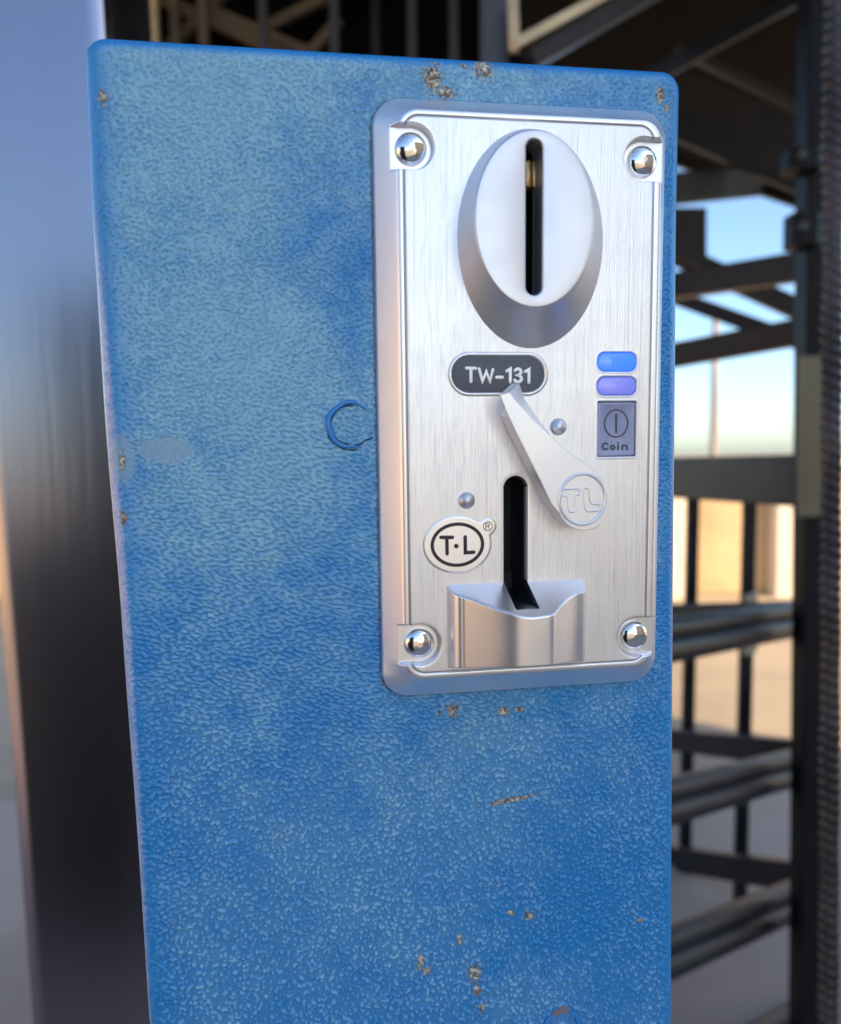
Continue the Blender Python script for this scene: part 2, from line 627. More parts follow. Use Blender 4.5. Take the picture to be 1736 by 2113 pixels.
M_blue = blue_paint()
M_plate = metal("brushed_silver", (.92, .91, .93), .36, brushed=.06, grain=.004)
M_satin = metal("satin_silver", (.66, .66, .70), .40, grain=.006)
M_cup = metal("satin_silver_tray", (.86, .85, .86), .33, grain=.006, dark_attr=True)
M_lever = metal("sandblasted_silver", (.90, .90, .92), .40, grain=.012, metallic=.7)
M_chrome = metal("chrome", (.85, .85, .86), .05, grain=.0, metallic=1.0)
M_black = simple("black_plastic", (.010, .010, .013), .35)
M_brass = simple("brass", (.55, .36, .16), .35, metallic=.8)
M_badge = simple("grey_badge", (.12, .13, .155), .55)
M_white = simple("white_ink", (.95, .95, .95), .5, metallic=.7)
M_ink = simple("black_ink", (.028, .020, .030), .5)
M_led1 = simple("lit_blue_lens", (.02, .13, .98), .25, emit=.42, coat=.5)
M_led2 = simple("dim_blue_lens", (.17, .20, .74), .25, emit=.16, coat=.5)
M_button = simple("frosted_grey_button", (.38, .41, .60), .4, coat=.3)
M_emboss = simple("dark_worn_print", (.10, .09, .11), .6)

# ---- sampled reliefs
HT = 7.0


def sd_rr(X, Y, x0, y0, x1, y1, r):
    cx, cy, hx, hy = (x0 + x1) / 2, (y0 + y1) / 2, (x1 - x0) / 2 - r, (y1 - y0) / 2 - r
    qx, qy = np.abs(X - cx) - hx, np.abs(Y - cy) - hy
    return np.hypot(np.maximum(qx, 0), np.maximum(qy, 0)) + np.minimum(np.maximum(qx, qy), 0) - r


def ss(x, a, b):
    t = np.clip((x - a) / (b - a), 0, 1)
    return t * t * (3 - 2 * t)


def sd_ell(X, Y, cx, cy, a, b):
    x, y = (X - cx) / a, (Y - cy) / b
    k = np.hypot(x, y)
    g = np.hypot(x / a, y / b) + 1e-9
    return k * (k - 1) / g


def relief(name, X, Y, Z, mask, mats, keep=None, parent=None, angle=0, recalc=False, extra=None):
    ny, nx = X.shape
    co = np.stack([X, Y, Z], -1).reshape(-1, 3) * .001
    idx = np.arange(ny * nx).reshape(ny, nx)
    q = np.stack([idx[:-1, :-1], idx[:-1, 1:], idx[1:, 1:], idx[1:, :-1]], -1).reshape(-1, 4)
    if keep is not None:
        kk = keep[:-1, :-1] & keep[:-1, 1:] & keep[1:, 1:] & keep[1:, :-1]
        q = q[kk.reshape(-1)]
        used = np.zeros(ny * nx, bool)
        used[q.ravel()] = True
        new = np.cumsum(used) - 1
        q = new[q]
        co = co[used]
        mask = mask.reshape(-1, 3)[used]
    if recalc: q = q[:, ::-1]
    if recalc and keep is None: pass
    if extra is not None:
        eco = np.array([v_.co[:] for v_ in extra.vertices])
        efs = [tuple(p_.vertices) for p_ in extra.polygons]
        quads = [f_ for f_ in efs if len(f_) == 4]
        ng = [f_ for f_ in efs if len(f_) > 4]
        base = len(co)
        co = np.vstack([co, eco])
        mask = np.vstack([mask.reshape(-1, 3), np.tile([.8, 0, 0], (len(eco), 1))])
        qq = [tuple(i + base for i in f_) for f_ in quads]
        # the back is closed with a strip of quads between the two sides
        for f_ in ng:
            m_ = len(f_)
            for i in range(m_ // 2 - 1):
                qq.append((f_[i] + base, f_[i + 1] + base, f_[m_ - 2 - i] + base, f_[m_ - 1 - i] + base))
        q = np.vstack([q, np.array(qq)])
    me = bpy.data.meshes.new(name)
    me.vertices.add(len(co))
    me.vertices.foreach_set('co', co.astype(np.float32).ravel())
    me.loops.add(q.size)
    me.loops.foreach_set('vertex_index', q.astype(np.int32).ravel())
    me.polygons.add(len(q))
    me.polygons.foreach_set('loop_start', np.arange(0, q.size, 4, dtype=np.int32))
    me.update(calc_edges=True)
    at_ = me.color_attributes.new('mask', 'FLOAT_COLOR', 'POINT')
    c = np.ones((len(co), 4), np.float32)
    c[:, :3] = mask.reshape(-1, 3)
    at_.data.foreach_set('color', c.ravel())
    return link(name, me, mats, parent, angle=angle)



ss_ = ss

# ------------------------------------------------------------------ the coin box
coin_box = empty("coin_box", PANEL.copy(), "upright blue grained coin box with chipped paint and silver coin plate", "coin box")

# shell outline, clockwise from the top left, as the outer silhouette of the rounded edge
HS = -3.5
left_px = [(308, 2113), (292, 1851), (279, 1660), (263, 1457), (244, 1184), (225, 981), (210, 771), (203, 635), (190, 440), (186, 342), (184, 260), (185, 200), (187, 135), (192, 100), (207, 86)]
top_px = [(226, 82), (420, 89), (600, 97), (830, 113), (1040, 129), (1200, 140), (1330, 147)]
right_px = [(1368, 152), (1384, 162), (1391, 180), (1393, 215), (1393, 500), (1392, 800), (1388, 1150), (1386, 1500), (1384, 1850), (1384, 2113)]
RB = 4.2
lp_ = np.array([L(x, y, HS) for x, y in left_px[:11]])
rp_ = np.array([L(x, y, HS) for x, y in right_px[4:]])
tp0, tp1 = L(260, 83.5, HS), L(1300, 145.5, HS)
slope_t = (tp1[1] - tp0[1]) / (tp1[0] - tp0[0])
wz = (PANEL @ Vector((0, 0, 0))).z
low = -(wz - 0.055) * 1000 / (PANEL.to_3x3() @ Vector((0, 1, 0))).z
lo_l, lo_r = lp_[np.argmin(lp_[:, 1])], rp_[np.argmin(rp_[:, 1])]
lY = np.r_[low - 5, lo_l[1] - 60, np.sort(lp_[:, 1]), 110]
srt = np.argsort(lp_[:, 1])
lX = np.r_[lo_l[0] + 6, lo_l[0] + 3.0, lp_[srt, 0], lp_[srt[-1], 0] + .1]
srt = np.argsort(rp_[:, 1])
rY = np.r_[low - 5, rp_[srt, 1], 110]
rX = np.r_[lo_r[0] + .5, rp_[srt, 0], rp_[srt[-1], 0] + .1]
ft = lambda x: tp0[1] + (x - tp0[0]) * slope_t
gs = .2
v1 = ft(0) - L(868, 2250, 0)[1]
vv = np.r_[np.arange(0, v1, gs), np.linspace(v1, ft(0) - low, 60)]
# smooth the side lines a little
def sm(f, y):
    return sum(f(y + o) for o in (-9, -6, -3, 0, 3, 6, 9)) / 7
xl_f = lambda y: np.interp(y, lY, lX)
xr_f = lambda y: np.interp(y, rY, rX)
RCL, RCR = 4.4, 4.6
yrow = ft(0) - vv
xl0, xr0 = sm(xl_f, yrow), sm(xr_f, yrow)
ins = lambda R: np.where(vv < R, R - np.sqrt(np.maximum(R * R - (R - np.minimum(vv, R)) ** 2, 0)), 0)
xa, xb = xl0 + ins(RCL), xr0 - ins(RCR)
Wm = float(np.max(xb - xa))
uu = np.arange(0, Wm / 2, gs)
uu = np.r_[uu, uu[-1] + (uu[-1] - uu[::-1])[1:]] if False else np.linspace(0, 1, int(Wm / gs))
# even spacing of columns: same millimetres from both sides
XX = xa[:, None] + (xb - xa)[:, None] * uu[None, :]
VV = np.repeat(vv[:, None], len(uu), 1)
YY = VV * -1 + tp0[1] + (XX - tp0[0]) * slope_t
dl_, dr_ = XX - xl0[:, None], xr0[:, None] - XX


def corner(a_, b_, R):
    both = (a_ < R) & (b_ < R)
    return np.where(both, R - np.hypot(np.maximum(R - a_, 0), np.maximum(R - b_, 0)), np.minimum(a_, b_))


dd = np.maximum(np.minimum(corner(dl_, VV, RCL), corner(dr_, VV, RCR)), 0)
q_ = np.clip(1 - dd / RB, 0, 1)
ZZ = -RB + RB * np.sqrt(np.maximum(1 - q_ ** 2, 0))
# leather grain: band-limited noise pushed towards blisters
rg = np.random.default_rng(11)
ny_, nx_ = XX.shape


def band(lx_, ly_, ang=0.0, bw=.28):
    f_ = np.fft.fft2(rg.standard_normal((ny_, nx_)))
    ky, kx = np.fft.fftfreq(ny_, gs)[:, None], np.fft.fftfreq(nx_, gs)[None, :]
    c, s_ = math.cos(ang), math.sin(ang)
    k = np.hypot((kx * c + ky * s_) * lx_, (-kx * s_ + ky * c) * ly_)
    r_ = np.real(np.fft.ifft2(f_ * np.exp(-((k - 1) / bw) ** 2 / 2)))
    return (r_ / r_.std()).astype(np.float32)


def low_noise(lam, seed_pow=1.0):
    f_ = np.fft.fft2(rg.standard_normal((ny_, nx_)))
    ky, kx = np.fft.fftfreq(ny_, gs)[:, None], np.fft.fftfreq(nx_, gs)[None, :]
    k = np.hypot(kx, ky) * lam
    r_ = np.real(np.fft.ifft2(f_ / (1 + k ** 2) ** seed_pow * (k < 60)))
    return (r_ / r_.std()).astype(np.float32)


iso, strch = band(1.25, 1.05, 0, .42), band(2.0, 1.05, .26, .42)
finer = band(.62, .58, 0, .3)
z1_ = low_noise(28)
def bump2(px, py, sx, sy):
    c_ = L(px, py)
    return np.exp(-(((XX - c_[0]) / (sx * .107)) ** 2 + ((YY - c_[1]) / (sy * .107)) ** 2) / 2)
PYv = (YY[0, 0] - YY) / (YY[0, 0] - L(868, 2113)[1])        # 0 at the top, 1 at the bottom of the picture
wz_ = np.clip(bump2(600, 1230, 260, 230) * 1.3 + .15 * z1_, 0, 1)
# blisters: jittered round drops of uneven size
drops = np.zeros((ny_, nx_), np.float32)
sp = .98 / gs
for iy in range(int(ny_ / (sp * .87)) + 1):
    for ix in range(int(nx_ / sp) + 1):
        jx = int((ix + .5 * (iy % 2)) * sp + rg.normal(0, .26) * sp)
        jy = int(iy * sp * .87 + rg.normal(0, .26) * sp)
        if 0 <= jx < nx_ and 0 <= jy < ny_:
            drops[jy, jx] += rg.uniform(.35, 1.25)
ky_, kx_ = np.fft.fftfreq(ny_, gs)[:, None], np.fft.fftfreq(nx_, gs)[None, :]
drops = np.real(np.fft.ifft2(np.fft.fft2(drops) * np.exp(-2 * (math.pi * .25) ** 2 * (kx_ ** 2 + ky_ ** 2)))) * (2 * math.pi * (.25 / gs) ** 2)
drops = (drops - .52) / .30
bw2 = np.interp(PYv, [0, .25, .45, .68, 1], [.55, .45, .15, .85, .95])
iso = iso * (1 - bw2) + drops * bw2
field = iso * (1 - wz_) + strch * wz_
field = field / np.sqrt((1 - wz_) ** 2 + wz_ ** 2) + .30 * finer
th = np.interp(PYv, [0, .3, .5, .65, .8, 1], [-.5, -.5, -.35, -.05, .2, .28]) + .22 * low_noise(14)
edge_d = np.minimum(dl_, dr_ * 1.3)
edge_w = np.exp(-(edge_d / 5.5) ** 2)
th = th - edge_w * .9
G = 1 / (1 + np.exp(-(field - th) * 4.2))
G = G * (.86 + .14 * np.clip(field, -1, 2) / 2)
amp = np.interp(PYv, [0, .35, .55, 1], [.27, .28, .36, .40])
amp = amp * np.clip(1 - .3 * edge_w, 0, 1) * np.clip((dd - .2) / 3.0, .15, 1)
for px, py, ax, ay in ((340, 928, 5.0, 2.7), (254, 945, 2.3, 5.0)):
    c_ = L(px, py)
    pr_ = ss_(np.hypot((XX - c_[0]) / ax, (YY - c_[1]) / ay) + .12 * z1_, 1.15, .85)
    amp = amp * (1 - .85 * pr_)
ZZ = ZZ + (G - .75) * amp * (VV < v1)
# chalky fading in patches, with sky sheen on the grain tips painted in
n1_, n2_ = low_noise(30, .9), low_noise(7, .8)
F = (.95 * bump2(430, 330, 260, 330) + .55 * bump2(950, 150, 500, 90) + .60 * bump2(560, 800, 260, 240)
     + .40 * bump2(560, 1150, 300, 200) + .30 * bump2(1000, 1560, 260, 160) + .25 * bump2(640, 1900, 300, 260) + .3 * bump2(1150, 2090, 130, 70)
     - .55 * bump2(715, 640, 45, 120) - .35 * bump2(560, 520, 110, 60) - .45 * bump2(745, 190, 50, 40) - .3 * bump2(480, 1330, 120, 80))
F = F + (.13 * n1_ + .07 * n2_) * np.interp(PYv, [0, .5, .8, 1], [1.1, 1, .45, .45])
tips = np.interp(PYv, [0, .45, .7, 1], [.10, .22, .42, .50])  # sky sheen on the raised grain, put into the colour
F = F * (.80 + .20 * G) + tips * np.clip((G - .55) / .4, 0, 1) * (1 - edge_w) * np.clip(.8 + .3 * n1_, .2, 1.2)
F = np.clip(F, 0, 1) * (1 - .9 * edge_w) * ss_(dd, 1.4, 3.6)
# rim highlight along the left arris, put into the colour
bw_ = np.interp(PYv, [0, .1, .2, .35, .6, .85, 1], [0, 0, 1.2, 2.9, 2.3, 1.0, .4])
rim_hl = ss_(dl_ + .45 * field * .8, bw_ + .35, bw_ - .55) * ss_(PYv, .10, .22) * (bw_ > .1)
rim_hl = rim_hl * np.clip(.62 + .5 * (G - .5) + .15 * n2_, 0, 1)
rim_hl = np.maximum(rim_hl, ss_(dl_, .75, .35) * ss_(PYv, .12, .25) * .95)
below = (VV >= v1)
G, F, rim_hl = np.where(below, .8, G), np.where(below, .35 * ss_(dd, 1.4, 8), F), np.where(below, 0, rim_hl)
msk = np.stack([G, F, rim_hl], -1)
kp = ~((np.abs(XX) < 27) & (np.abs(YY) < 58))
shell_front = (XX, YY, ZZ, msk, kp)
bnd = [(XX[i, 0], YY[i, 0]) for i in range(ny_ - 1, 0, -6)] + [(XX[0, j], YY[0, j]) for j in range(0, nx_, 6)] + [(XX[i, -1], YY[i, -1]) for i in range(0, ny_, 6)]
bnd = np.array(bnd)[::-1]
me2 = loops_mesh("shell_back", [zl(shrink(bnd, 2.2), -95), zl(shrink(bnd, .8), -94), zl(bnd, -92), zl(bnd, -RB + .02)], cap_end=False, cap_start=True)
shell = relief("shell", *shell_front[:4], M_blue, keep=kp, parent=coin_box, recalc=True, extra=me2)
# moulded ring of an unused lock hole, half behind the plate
M_deep = simple("smooth_deep_blue_paint", (.008, .22, .62), .3, coat=.4)
M_crack = simple("dark_crack", (.012, .02, .04), .7)
mx = Mix()
cx, cy = L(724, 877)
ring, rad = [], []
for k in range(61):
    t = k / 60
    a = math.radians(35 + 260 * t)
    rr_ = 4.75 + .12 * math.sin(5 * a)
    ring.append(Vector(((cx + rr_ * math.cos(a)) * .001, (cy + rr_ * 1.0 * math.sin(a)) * .001, .00008)))
    rad.append((.10 + .55 * math.sin(math.pi * t) ** 1.1 + .04 * math.sin(13 * t)) * .001)
mx.tube(ring, rad, 12, mi=0)
rin = [Vector(((cx + 4.15 * math.cos(a)) * .001, (cy + 4.15 * math.sin(a)) * .001, .00003)) for a in np.radians(np.linspace(80, 262, 50))]
mx.tube(rin, .00011, 8, mi=1)
rou = [Vector(((cx + 5.35 * math.cos(a)) * .001, (cy + 5.3 * math.sin(a)) * .001, .0000)) for a in np.radians(np.linspace(200, 285, 30))]
mx.tube(rou, .00013, 8, mi=1)
cr = [L(733, 917, 0), L(741, 918, 0), L(750, 912, 0), L(757, 907, 0), L(760, 907, 0), L(768, 903, 0)]
mx.tube([Vector((p[0] * .001, p[1] * .001, .00004)) for p in cr], .00013, 8, mi=1)
mx.build("hole_plug", [M_deep, M_crack], coin_box, angle=0)
# lower plug with a chipped opening above it
mx = Mix()
cx, cy = L(1160, 2116)
for a0, a1 in ((-60, 62), (128, 250)):
    mx.tube([Vector(((cx + 4.0 * math.cos(a)) * .001, (cy + 3.9 * math.sin(a)) * .001, .00005)) for a in np.radians(np.linspace(a0, a1, 40))], [.0001 + .0006 * math.sin(math.pi * k / 39) ** .5 for k in range(40)], 12, mi=0)
bx_, by_ = L(1157, 2086)
bean = [(-2.3, -1.1), (-1.7, -.1), (-.6, .35), (.1, 1.1), (1.1, 1.25), (2.0, .6), (2.35, -.5), (2.0, -.75), (.8, -.6), (-.4, -.7), (-1.4, -1.3), (-2.0, -1.5)]
bp_ = [(bx_ + c[0], by_ + c[1]) for c in (soft(bean, 2))]
mx.mesh_in(loops_mesh("x", [zl(bp_, -.3), zl(bp_, .16), zl([(bx_ + (p[0] - bx_) * .93, by_ + (p[1] - by_) * .93) for p in bp_], .17)]), 2)
M_bare = simple("bare_grey_resin", (.22, .19, .21), .8)
mx.build("hole_plug", [M_deep, M_crack, M_bare], coin_box, angle=0)

# ---- face plate
step = .13
gx = np.arange(-32.4, 32.4, step)
gy = np.arange(-64, 64, step)
X, Y = np.meshgrid(gx, gy)
tl = (A(222, 700, HT)[0] + B(250, 500, HT)[0]) / 2
tr = (A(1570, 900, HT)[0] + B(1548, 700, HT)[0]) / 2
tt = A(880, 165, HT)[1]
tb = B(900, 1539, HT)[1]
gl = (A(254, 800, HT)[0] + B(278, 600, HT)[0]) / 2
gr = (A(1532, 900, HT)[0] + B(1510, 700, HT)[0]) / 2
gt = A(890, 196, HT)[1]
gb = B(900, 1512, HT)[1]
print("plate top", tl, tr, tt, tb, "groove", gl, gr, gt, gb)
sb = sd_rr(X, Y, -32, -63.5, 32, 63.5, 6.0)
st = sd_rr(X, Y, tl, tb, tr, tt, 4.2)
inb, out_t = np.maximum(-sb, 0), np.maximum(st, 0)
t = inb / (inb + out_t + 1e-9)
t = np.where(st <= 0, 1, t)
Z = 1.2 * ss(sb, 0, -.25) + (HT - 1.2) * t
rim = ss(out_t, .9, 0) * 0
Z -= .10 * np.exp(-(st / .25) ** 2) * 1.0          # softened brow between bevel and rim
sg = sd_rr(X, Y, gl, gb, gr, gt, 3.2)
Z -= .30 * np.exp(-(sg / .16) ** 2)
Z += .10 * ss(sg, .1, -.25)
brushed = ss(sg, 0, -.15)
seam_tone = np.exp(-(sg / .17) ** 2)  # darker tone along the groove line
# screw pads
SC = {'tl': A(290, 338, 6), 'tr': A(1485, 405, 6), 'bl': B(333, 1392, 6), 'br': B(1443, 1352, 6)}
for k, (sx, sy) in SC.items():
    s = -1 if k[1] == 'l' else 1
    u = 1 if k[0] == 't' else -1
    x0, x1 = (-40, sx) if s < 0 else (sx, 40)
    rect = np.maximum(np.maximum(x0 - X, X - x1), np.abs(Y - sy) - 4.25)
    circ = np.hypot(X - sx, Y - sy) - 4.35
    pad = np.minimum(rect, circ)
    Hp = 5.1
    low_ = np.minimum(Z, Hp)
    w = ss(pad, .25, -.15)
    Z = Z * (1 - w) + low_ * w
    brushed *= ss(pad, 0, .9)
    seam_tone = np.maximum(seam_tone * ss(pad, 0, .1), .40 * np.exp(-((pad + .25) / .2) ** 2) * (Z > 4.95) * (st < .4))
# lower slot
sx0, sx1 = B(767, 800, HT)[0], B(888, 800, HT)[0]
sy1 = B(828, 527, HT)[1]
r = (sx1 - sx0) / 2
slot = sd_rr(X, Y, sx0, -60, sx1, sy1, r)
ycup = B(600, 1080, HT)[1]
cup_b = B(840, 1500, HT)[1]
slot = np.maximum(slot, (ycup - 9) - Y)
w = ss(slot, .0, -.15)
Z = Z * (1 - w) - 6 * w
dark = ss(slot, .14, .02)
brushed *= 1 - ss(slot, .8, .1)
# opening under the coin entry
kx, ky = A(902, 806, HT)
w = ss(np.hypot((X - kx) / 4, (Y - ky) / 20), 1.02, .98)
Z = Z * (1 - w) - 6 * w
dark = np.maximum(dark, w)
# embossed seat round the name badge, maker's mark, lamps and button
bx0, by1 = A(482, 1395, HT)
bx1, by0 = A(990, 1613, HT)
br_ = (by1 - by0) / 2
sbad = sd_rr(X, Y, bx0, by0, bx1, by1, br_)
Z += .22 * ss(sbad, .12, -.12) - .40 * ss(sbad, -.45, -.62)
brushed *= 1 - ss(sbad, .1, -.1)
seam_tone = np.maximum(seam_tone, .4 * np.exp(-((sbad - .12) / .14) ** 2))
lx, ly = B(527, 880, HT)
la, lb = 172 * .4 / 9.5, 142 * .4 / 9.5
rx_, ry_ = B(684, 785, HT)
smark = sd_ell(X, Y, lx, ly, la, lb)
sr = np.hypot(X - rx_, Y - ry_) - 1.65
smark = -np.log(np.exp(-smark * 3) + np.exp(-sr * 3)) / 3
Z += .20 * ss(smark, .12, -.12)
brushed *= 1 - ss(smark, .1, -.1) * .95
seam_tone = np.maximum(seam_tone, .45 * np.exp(-((smark - .10) / .13) ** 2))
seats = []
for (a0, a1) in (((1250, 1393), (1450, 1492)), ((1248, 1519), (1450, 1614))):
    p0, p1 = A(*a0, HT), A(*a1, HT)
    seats.append((p0[0], p1[1], p1[0], p0[1], (p0[1] - p1[1]) * .42))
p0, p1 = B(1252, 143, HT), B(1446, 424, HT)
seats.append((p0[0], p1[1], p1[0], p0[1], .35))
for q in seats:
    s_ = sd_rr(X, Y, *q)
    Z -= 1.2 * ss(s_, .03, -.18)
    Z += .06 * np.exp(-((s_ - .3) / .15) ** 2)
    seam_tone = np.maximum(seam_tone, .6 * ss(s_, .05, -.05))
    brushed *= 1 - ss(s_, .2, -.1)
mask = np.stack([brushed, dark, np.clip(seam_tone * (1 - dark), 0, 1)], -1)
plate = relief("face_plate", X, Y, Z, mask, M_plate, keep=sb < .12, parent=coin_box)
plate['label'] = "rectangular brushed silver plate with bevelled rim and recessed corners"


def zplate(x, y):
    j = int(np.clip(round((x - gx[0]) / step), 0, len(gx) - 1))
    i = int(np.clip(round((y - gy[0]) / step), 0, len(gy) - 1))
    return float(Z[i, j])


# ---- chrome dome screws
def dome(mx, cx, cy, z0, r, h, seg=48, flat=.0, mi=0, rows=14):
    lps = []
    lps.append([(cx + r * 1.0 * math.cos(2 * math.pi * j / seg), cy + r * math.sin(2 * math.pi * j / seg), z0) for j in range(seg)])
    for i in range(rows + 1):
        a = math.pi / 2 * i / rows * .985
        rr = max(r * math.cos(a), flat)
        lps.append([(cx + rr * math.cos(2 * math.pi * j / seg), cy + rr * math.sin(2 * math.pi * j / seg), z0 + .25 + h * math.sin(a)) for j in range(seg)])
    mx.mesh_in(loops_mesh("x", [mm(l) for l in lps]), mi)


for k in ('tl', 'tr', 'bl', 'br'):
    mx = Mix()
    sx, sy = SC[k]
    dome(mx, sx, sy, 5.05, 3.3, 1.75, flat=.62)
    mx.mesh_in(loops_mesh("x", [zl(ellipse(sx, sy, .62, .62, 24), 7.04), zl(ellipse(sx, sy, .56, .56, 24), 6.98), zl(ellipse(sx, sy, .3, .3, 24), 6.92)]))
    o = mx.build("screw", M_chrome, plate, angle=60)

# ---- coin entry boss
n = 160
HK = 16.0
pb = [A(902, 806, HT)]
bx, by = A(902, 806, HT)
ba = (A(1277, 800, HT)[0] - A(527, 800, HT)[0]) / 2
bb = (A(902, 240, HT)[1] - A(902, 1372, HT)[1]) / 2
tx, ty = A(932, 708, HK)
ta = (A(1244, 720, HK)[0] - A(622, 720, HK)[0]) / 2
tbb = (A(932, 250, HK)[1] - A(932, 1168, HK)[1]) / 2
bxc = (A(1277, 800, HT)[0] + A(527, 800, HT)[0]) / 2
byc = (A(902, 240, HT)[1] + A(902, 1372, HT)[1]) / 2
print("boss", bxc, byc, ba, bb, tx, ty, ta, tbb)
E = lambda t: ellipse(bxc * (1 - t) + tx * t, byc * (1 - t) + ty * t, ba * (1 - t) + ta * t, bb * (1 - t) + tbb * t, n)
lps = [zl(E(0), HT - .3), zl(E(0), HT + .15), zl(E(.02), HT + .3)]
for t in np.linspace(.1, .93, 10):
    lps.append(zl(E(t), HT + .3 + (HK - HT - .7) * t ** 1.05))
for k in range(1, 7):
    a = math.radians(15 * k)
    sh = .45 * (1 - math.cos(a))
    e = ellipse(tx, ty, ta - sh + .12, tbb - sh + .12, n)
    lps.append(zl(e, HK - .40 + .40 * math.sin(a)))
s0, s1 = A(884, 290, HK), A(974, 290, HK)
slx = (A(880, 600, HK)[0] + A(975, 600, HK)[0]) / 2 - .1
sly1, sly0 = A(925, 283, HK)[1], A(945, 1106, HK)[1]
sw = (A(975, 600, HK)[0] - A(874, 600, HK)[0]) / 2
print("slot", slx, sly0, sly1, sw)


def stadium(cx, y0, y1, r, n):
    """sampled by height so that it pairs with the ellipse"""
    pts = []
    cy = (y0 + y1) / 2
    for i in range(24): pts.append((cx + r * math.cos(math.pi * i / 24), y1 - r + r * math.sin(math.pi * i / 24)))
    for i in range(24): pts.append((cx - r * math.cos(math.pi * i / 24), y0 + r - r * math.sin(math.pi * i / 24)))
    pts = [(cx + r, cy)] + pts
    return resample(pts, n)


e = ellipse(tx, ty, ta - 1.0, tbb - 1.0, n)
lps.append(zl(e, HK + .02))
lps.append(zl(stadium(slx, sly0 - .1, sly1 + .1, sw + .1, n), HK + .03))
for k in range(1, 6):
    a = math.radians(18 * k)
    sh = .32 * math.sin(a)
    lps.append(zl(stadium(slx, sly0 + sh, sly1 - sh, sw - sh, n), HK - .4 * (1 - math.cos(a))))
lps.append(zl(stadium(slx, sly0 + .34, sly1 - .34, sw - .34, n), HK - 6.0))
boss = link("coin_entry", loops_mesh("coin_entry", lps, cap_end=False), M_satin, plate, angle=50)
lps = [zl(stadium(slx, sly0 + .55, sly1 - .55, sw - .55, n), z) for z in (HK - 5.8, HK - 10, HK - 21)]
lps.insert(0, zl(stadium(slx, sly0 + .0, sly1 - .0, sw - .0, n), HK - 5.8))
link("coin_chute", loops_mesh("coin_chute", lps), M_black, plate, angle=50)
# brass guide leaves inside the slot
HB = HK - 4.2
for (a0, a1, dz) in (((880, 400), (911, 540), 0), ((915, 402), (950, 541), -.6)):
    p0, p1 = A(*a0, HB + dz), A(*a1, HB + dz)
    rr = rrect(p0[0], p1[1], p1[0], p0[1], .3, 48)
    link("guide_leaf", loops_mesh("guide_leaf", [zl(rr, HB - 4), zl(rr, HB + dz - .15), zl(shrink(rr, .15), HB + dz)]), M_brass, plate, angle=50)

# ---- badge with the model number
mx = Mix()
rr = stadium_h = None


def pill(x0, y0, x1, y1, r, n=72):
    return rrect(x0, y0, x1, y1, r, n)


q = (A(496, 1411, HT), A(977, 1597, HT))
x0, y1, x1, y0 = q[0][0], q[0][1], q[1][0], q[1][1]
pl = pill(x0, y0, x1, y1, (y1 - y0) / 2 - .01)
mx.mesh_in(loops_mesh("x", [zl(pl, HT - .5), zl(pl, HT + .02), zl(shrink(pl, .08), HT + .06)]), 0)
wz0, wz1 = HT + .05, HT + .18


def T(u, v):
    return A(u, v, HT + .1)


sw_ = .66
def strokes(fn, lst, w, z0, z1, mi):
    for i, p in enumerate(lst):
        ribbon(mx, [fn(*c) for c in p], w, z0, z1 + .004 * i, mi)


strokes(T, [
    [(575, 1474), (622, 1476)], [(598, 1476), (598, 1544)],
    [(640, 1478), (657, 1541), (677, 1492), (696, 1542), (711, 1482)],
    [(730, 1522), (760, 1522)],
    [(782, 1490), (801, 1479), (801, 1546)],
    [(825, 1487), (836, 1479), (848, 1480), (856, 1489), (856, 1500), (848, 1509), (836, 1511), (848, 1513), (857, 1521), (859, 1533), (852, 1543), (839, 1547), (828, 1543), (824, 1536)],
    [(878, 1493), (897, 1482), (897, 1548)]], sw_, wz0, wz1, 1)
mx.build("model_badge", [M_badge, M_white], plate, angle=50)

# ---- maker's mark
mx = Mix()
def ringm(cx, cy, a, b, w, z0, z1, mi=0, n=96):
    lp = [zl(ellipse(cx, cy, a, b, n), z0), zl(ellipse(cx, cy, a, b, n), z1 - .03), zl(ellipse(cx, cy, a - .06, b - .06, n), z1), zl(ellipse(cx, cy, a - w + .06, b - w + .06, n), z1), zl(ellipse(cx, cy, a - w, b - w, n), z1 - .03), zl(ellipse(cx, cy, a - w, b - w, n), z0)]
    mx.mesh_in(loops_mesh("x", lp, cap_end=False), mi)


ex = (B(666, 880, HT)[0] - B(390, 880, HT)[0]) / 2
ey = (B(527, 765, HT)[1] - B(527, 994, HT)[1]) / 2
zm0, zm1 = HT + .15, HT + .40
ringm(lx, ly, ex, ey, .72, zm0, zm1)
Tm = lambda u, v: B(u, v, HT + .3)
strokes(Tm, [
    [(443, 843), (502, 843)], [(473, 845), (475, 928)],
    [(568, 841), (569, 922), (612, 920)]], .78, zm0, zm1, 0)
cx, cy = Tm(522, 888)
mx.mesh_in(loops_mesh("x", [zl(ellipse(cx, cy, .5, .5, 20), zm0), zl(ellipse(cx, cy, .5, .5, 20), zm1)]))
ringm(rx_, ry_, 1.05, 1.05, .16, zm0, zm1 - .05, n=40)
strokes(Tm, [
    [(675, 800), (675, 772), (688, 772), (694, 778), (688, 785), (677, 786)], [(686, 787), (695, 800)]], .18, zm0, zm1 - .05, 0)
mx.build("maker_mark", M_ink, plate, angle=50)

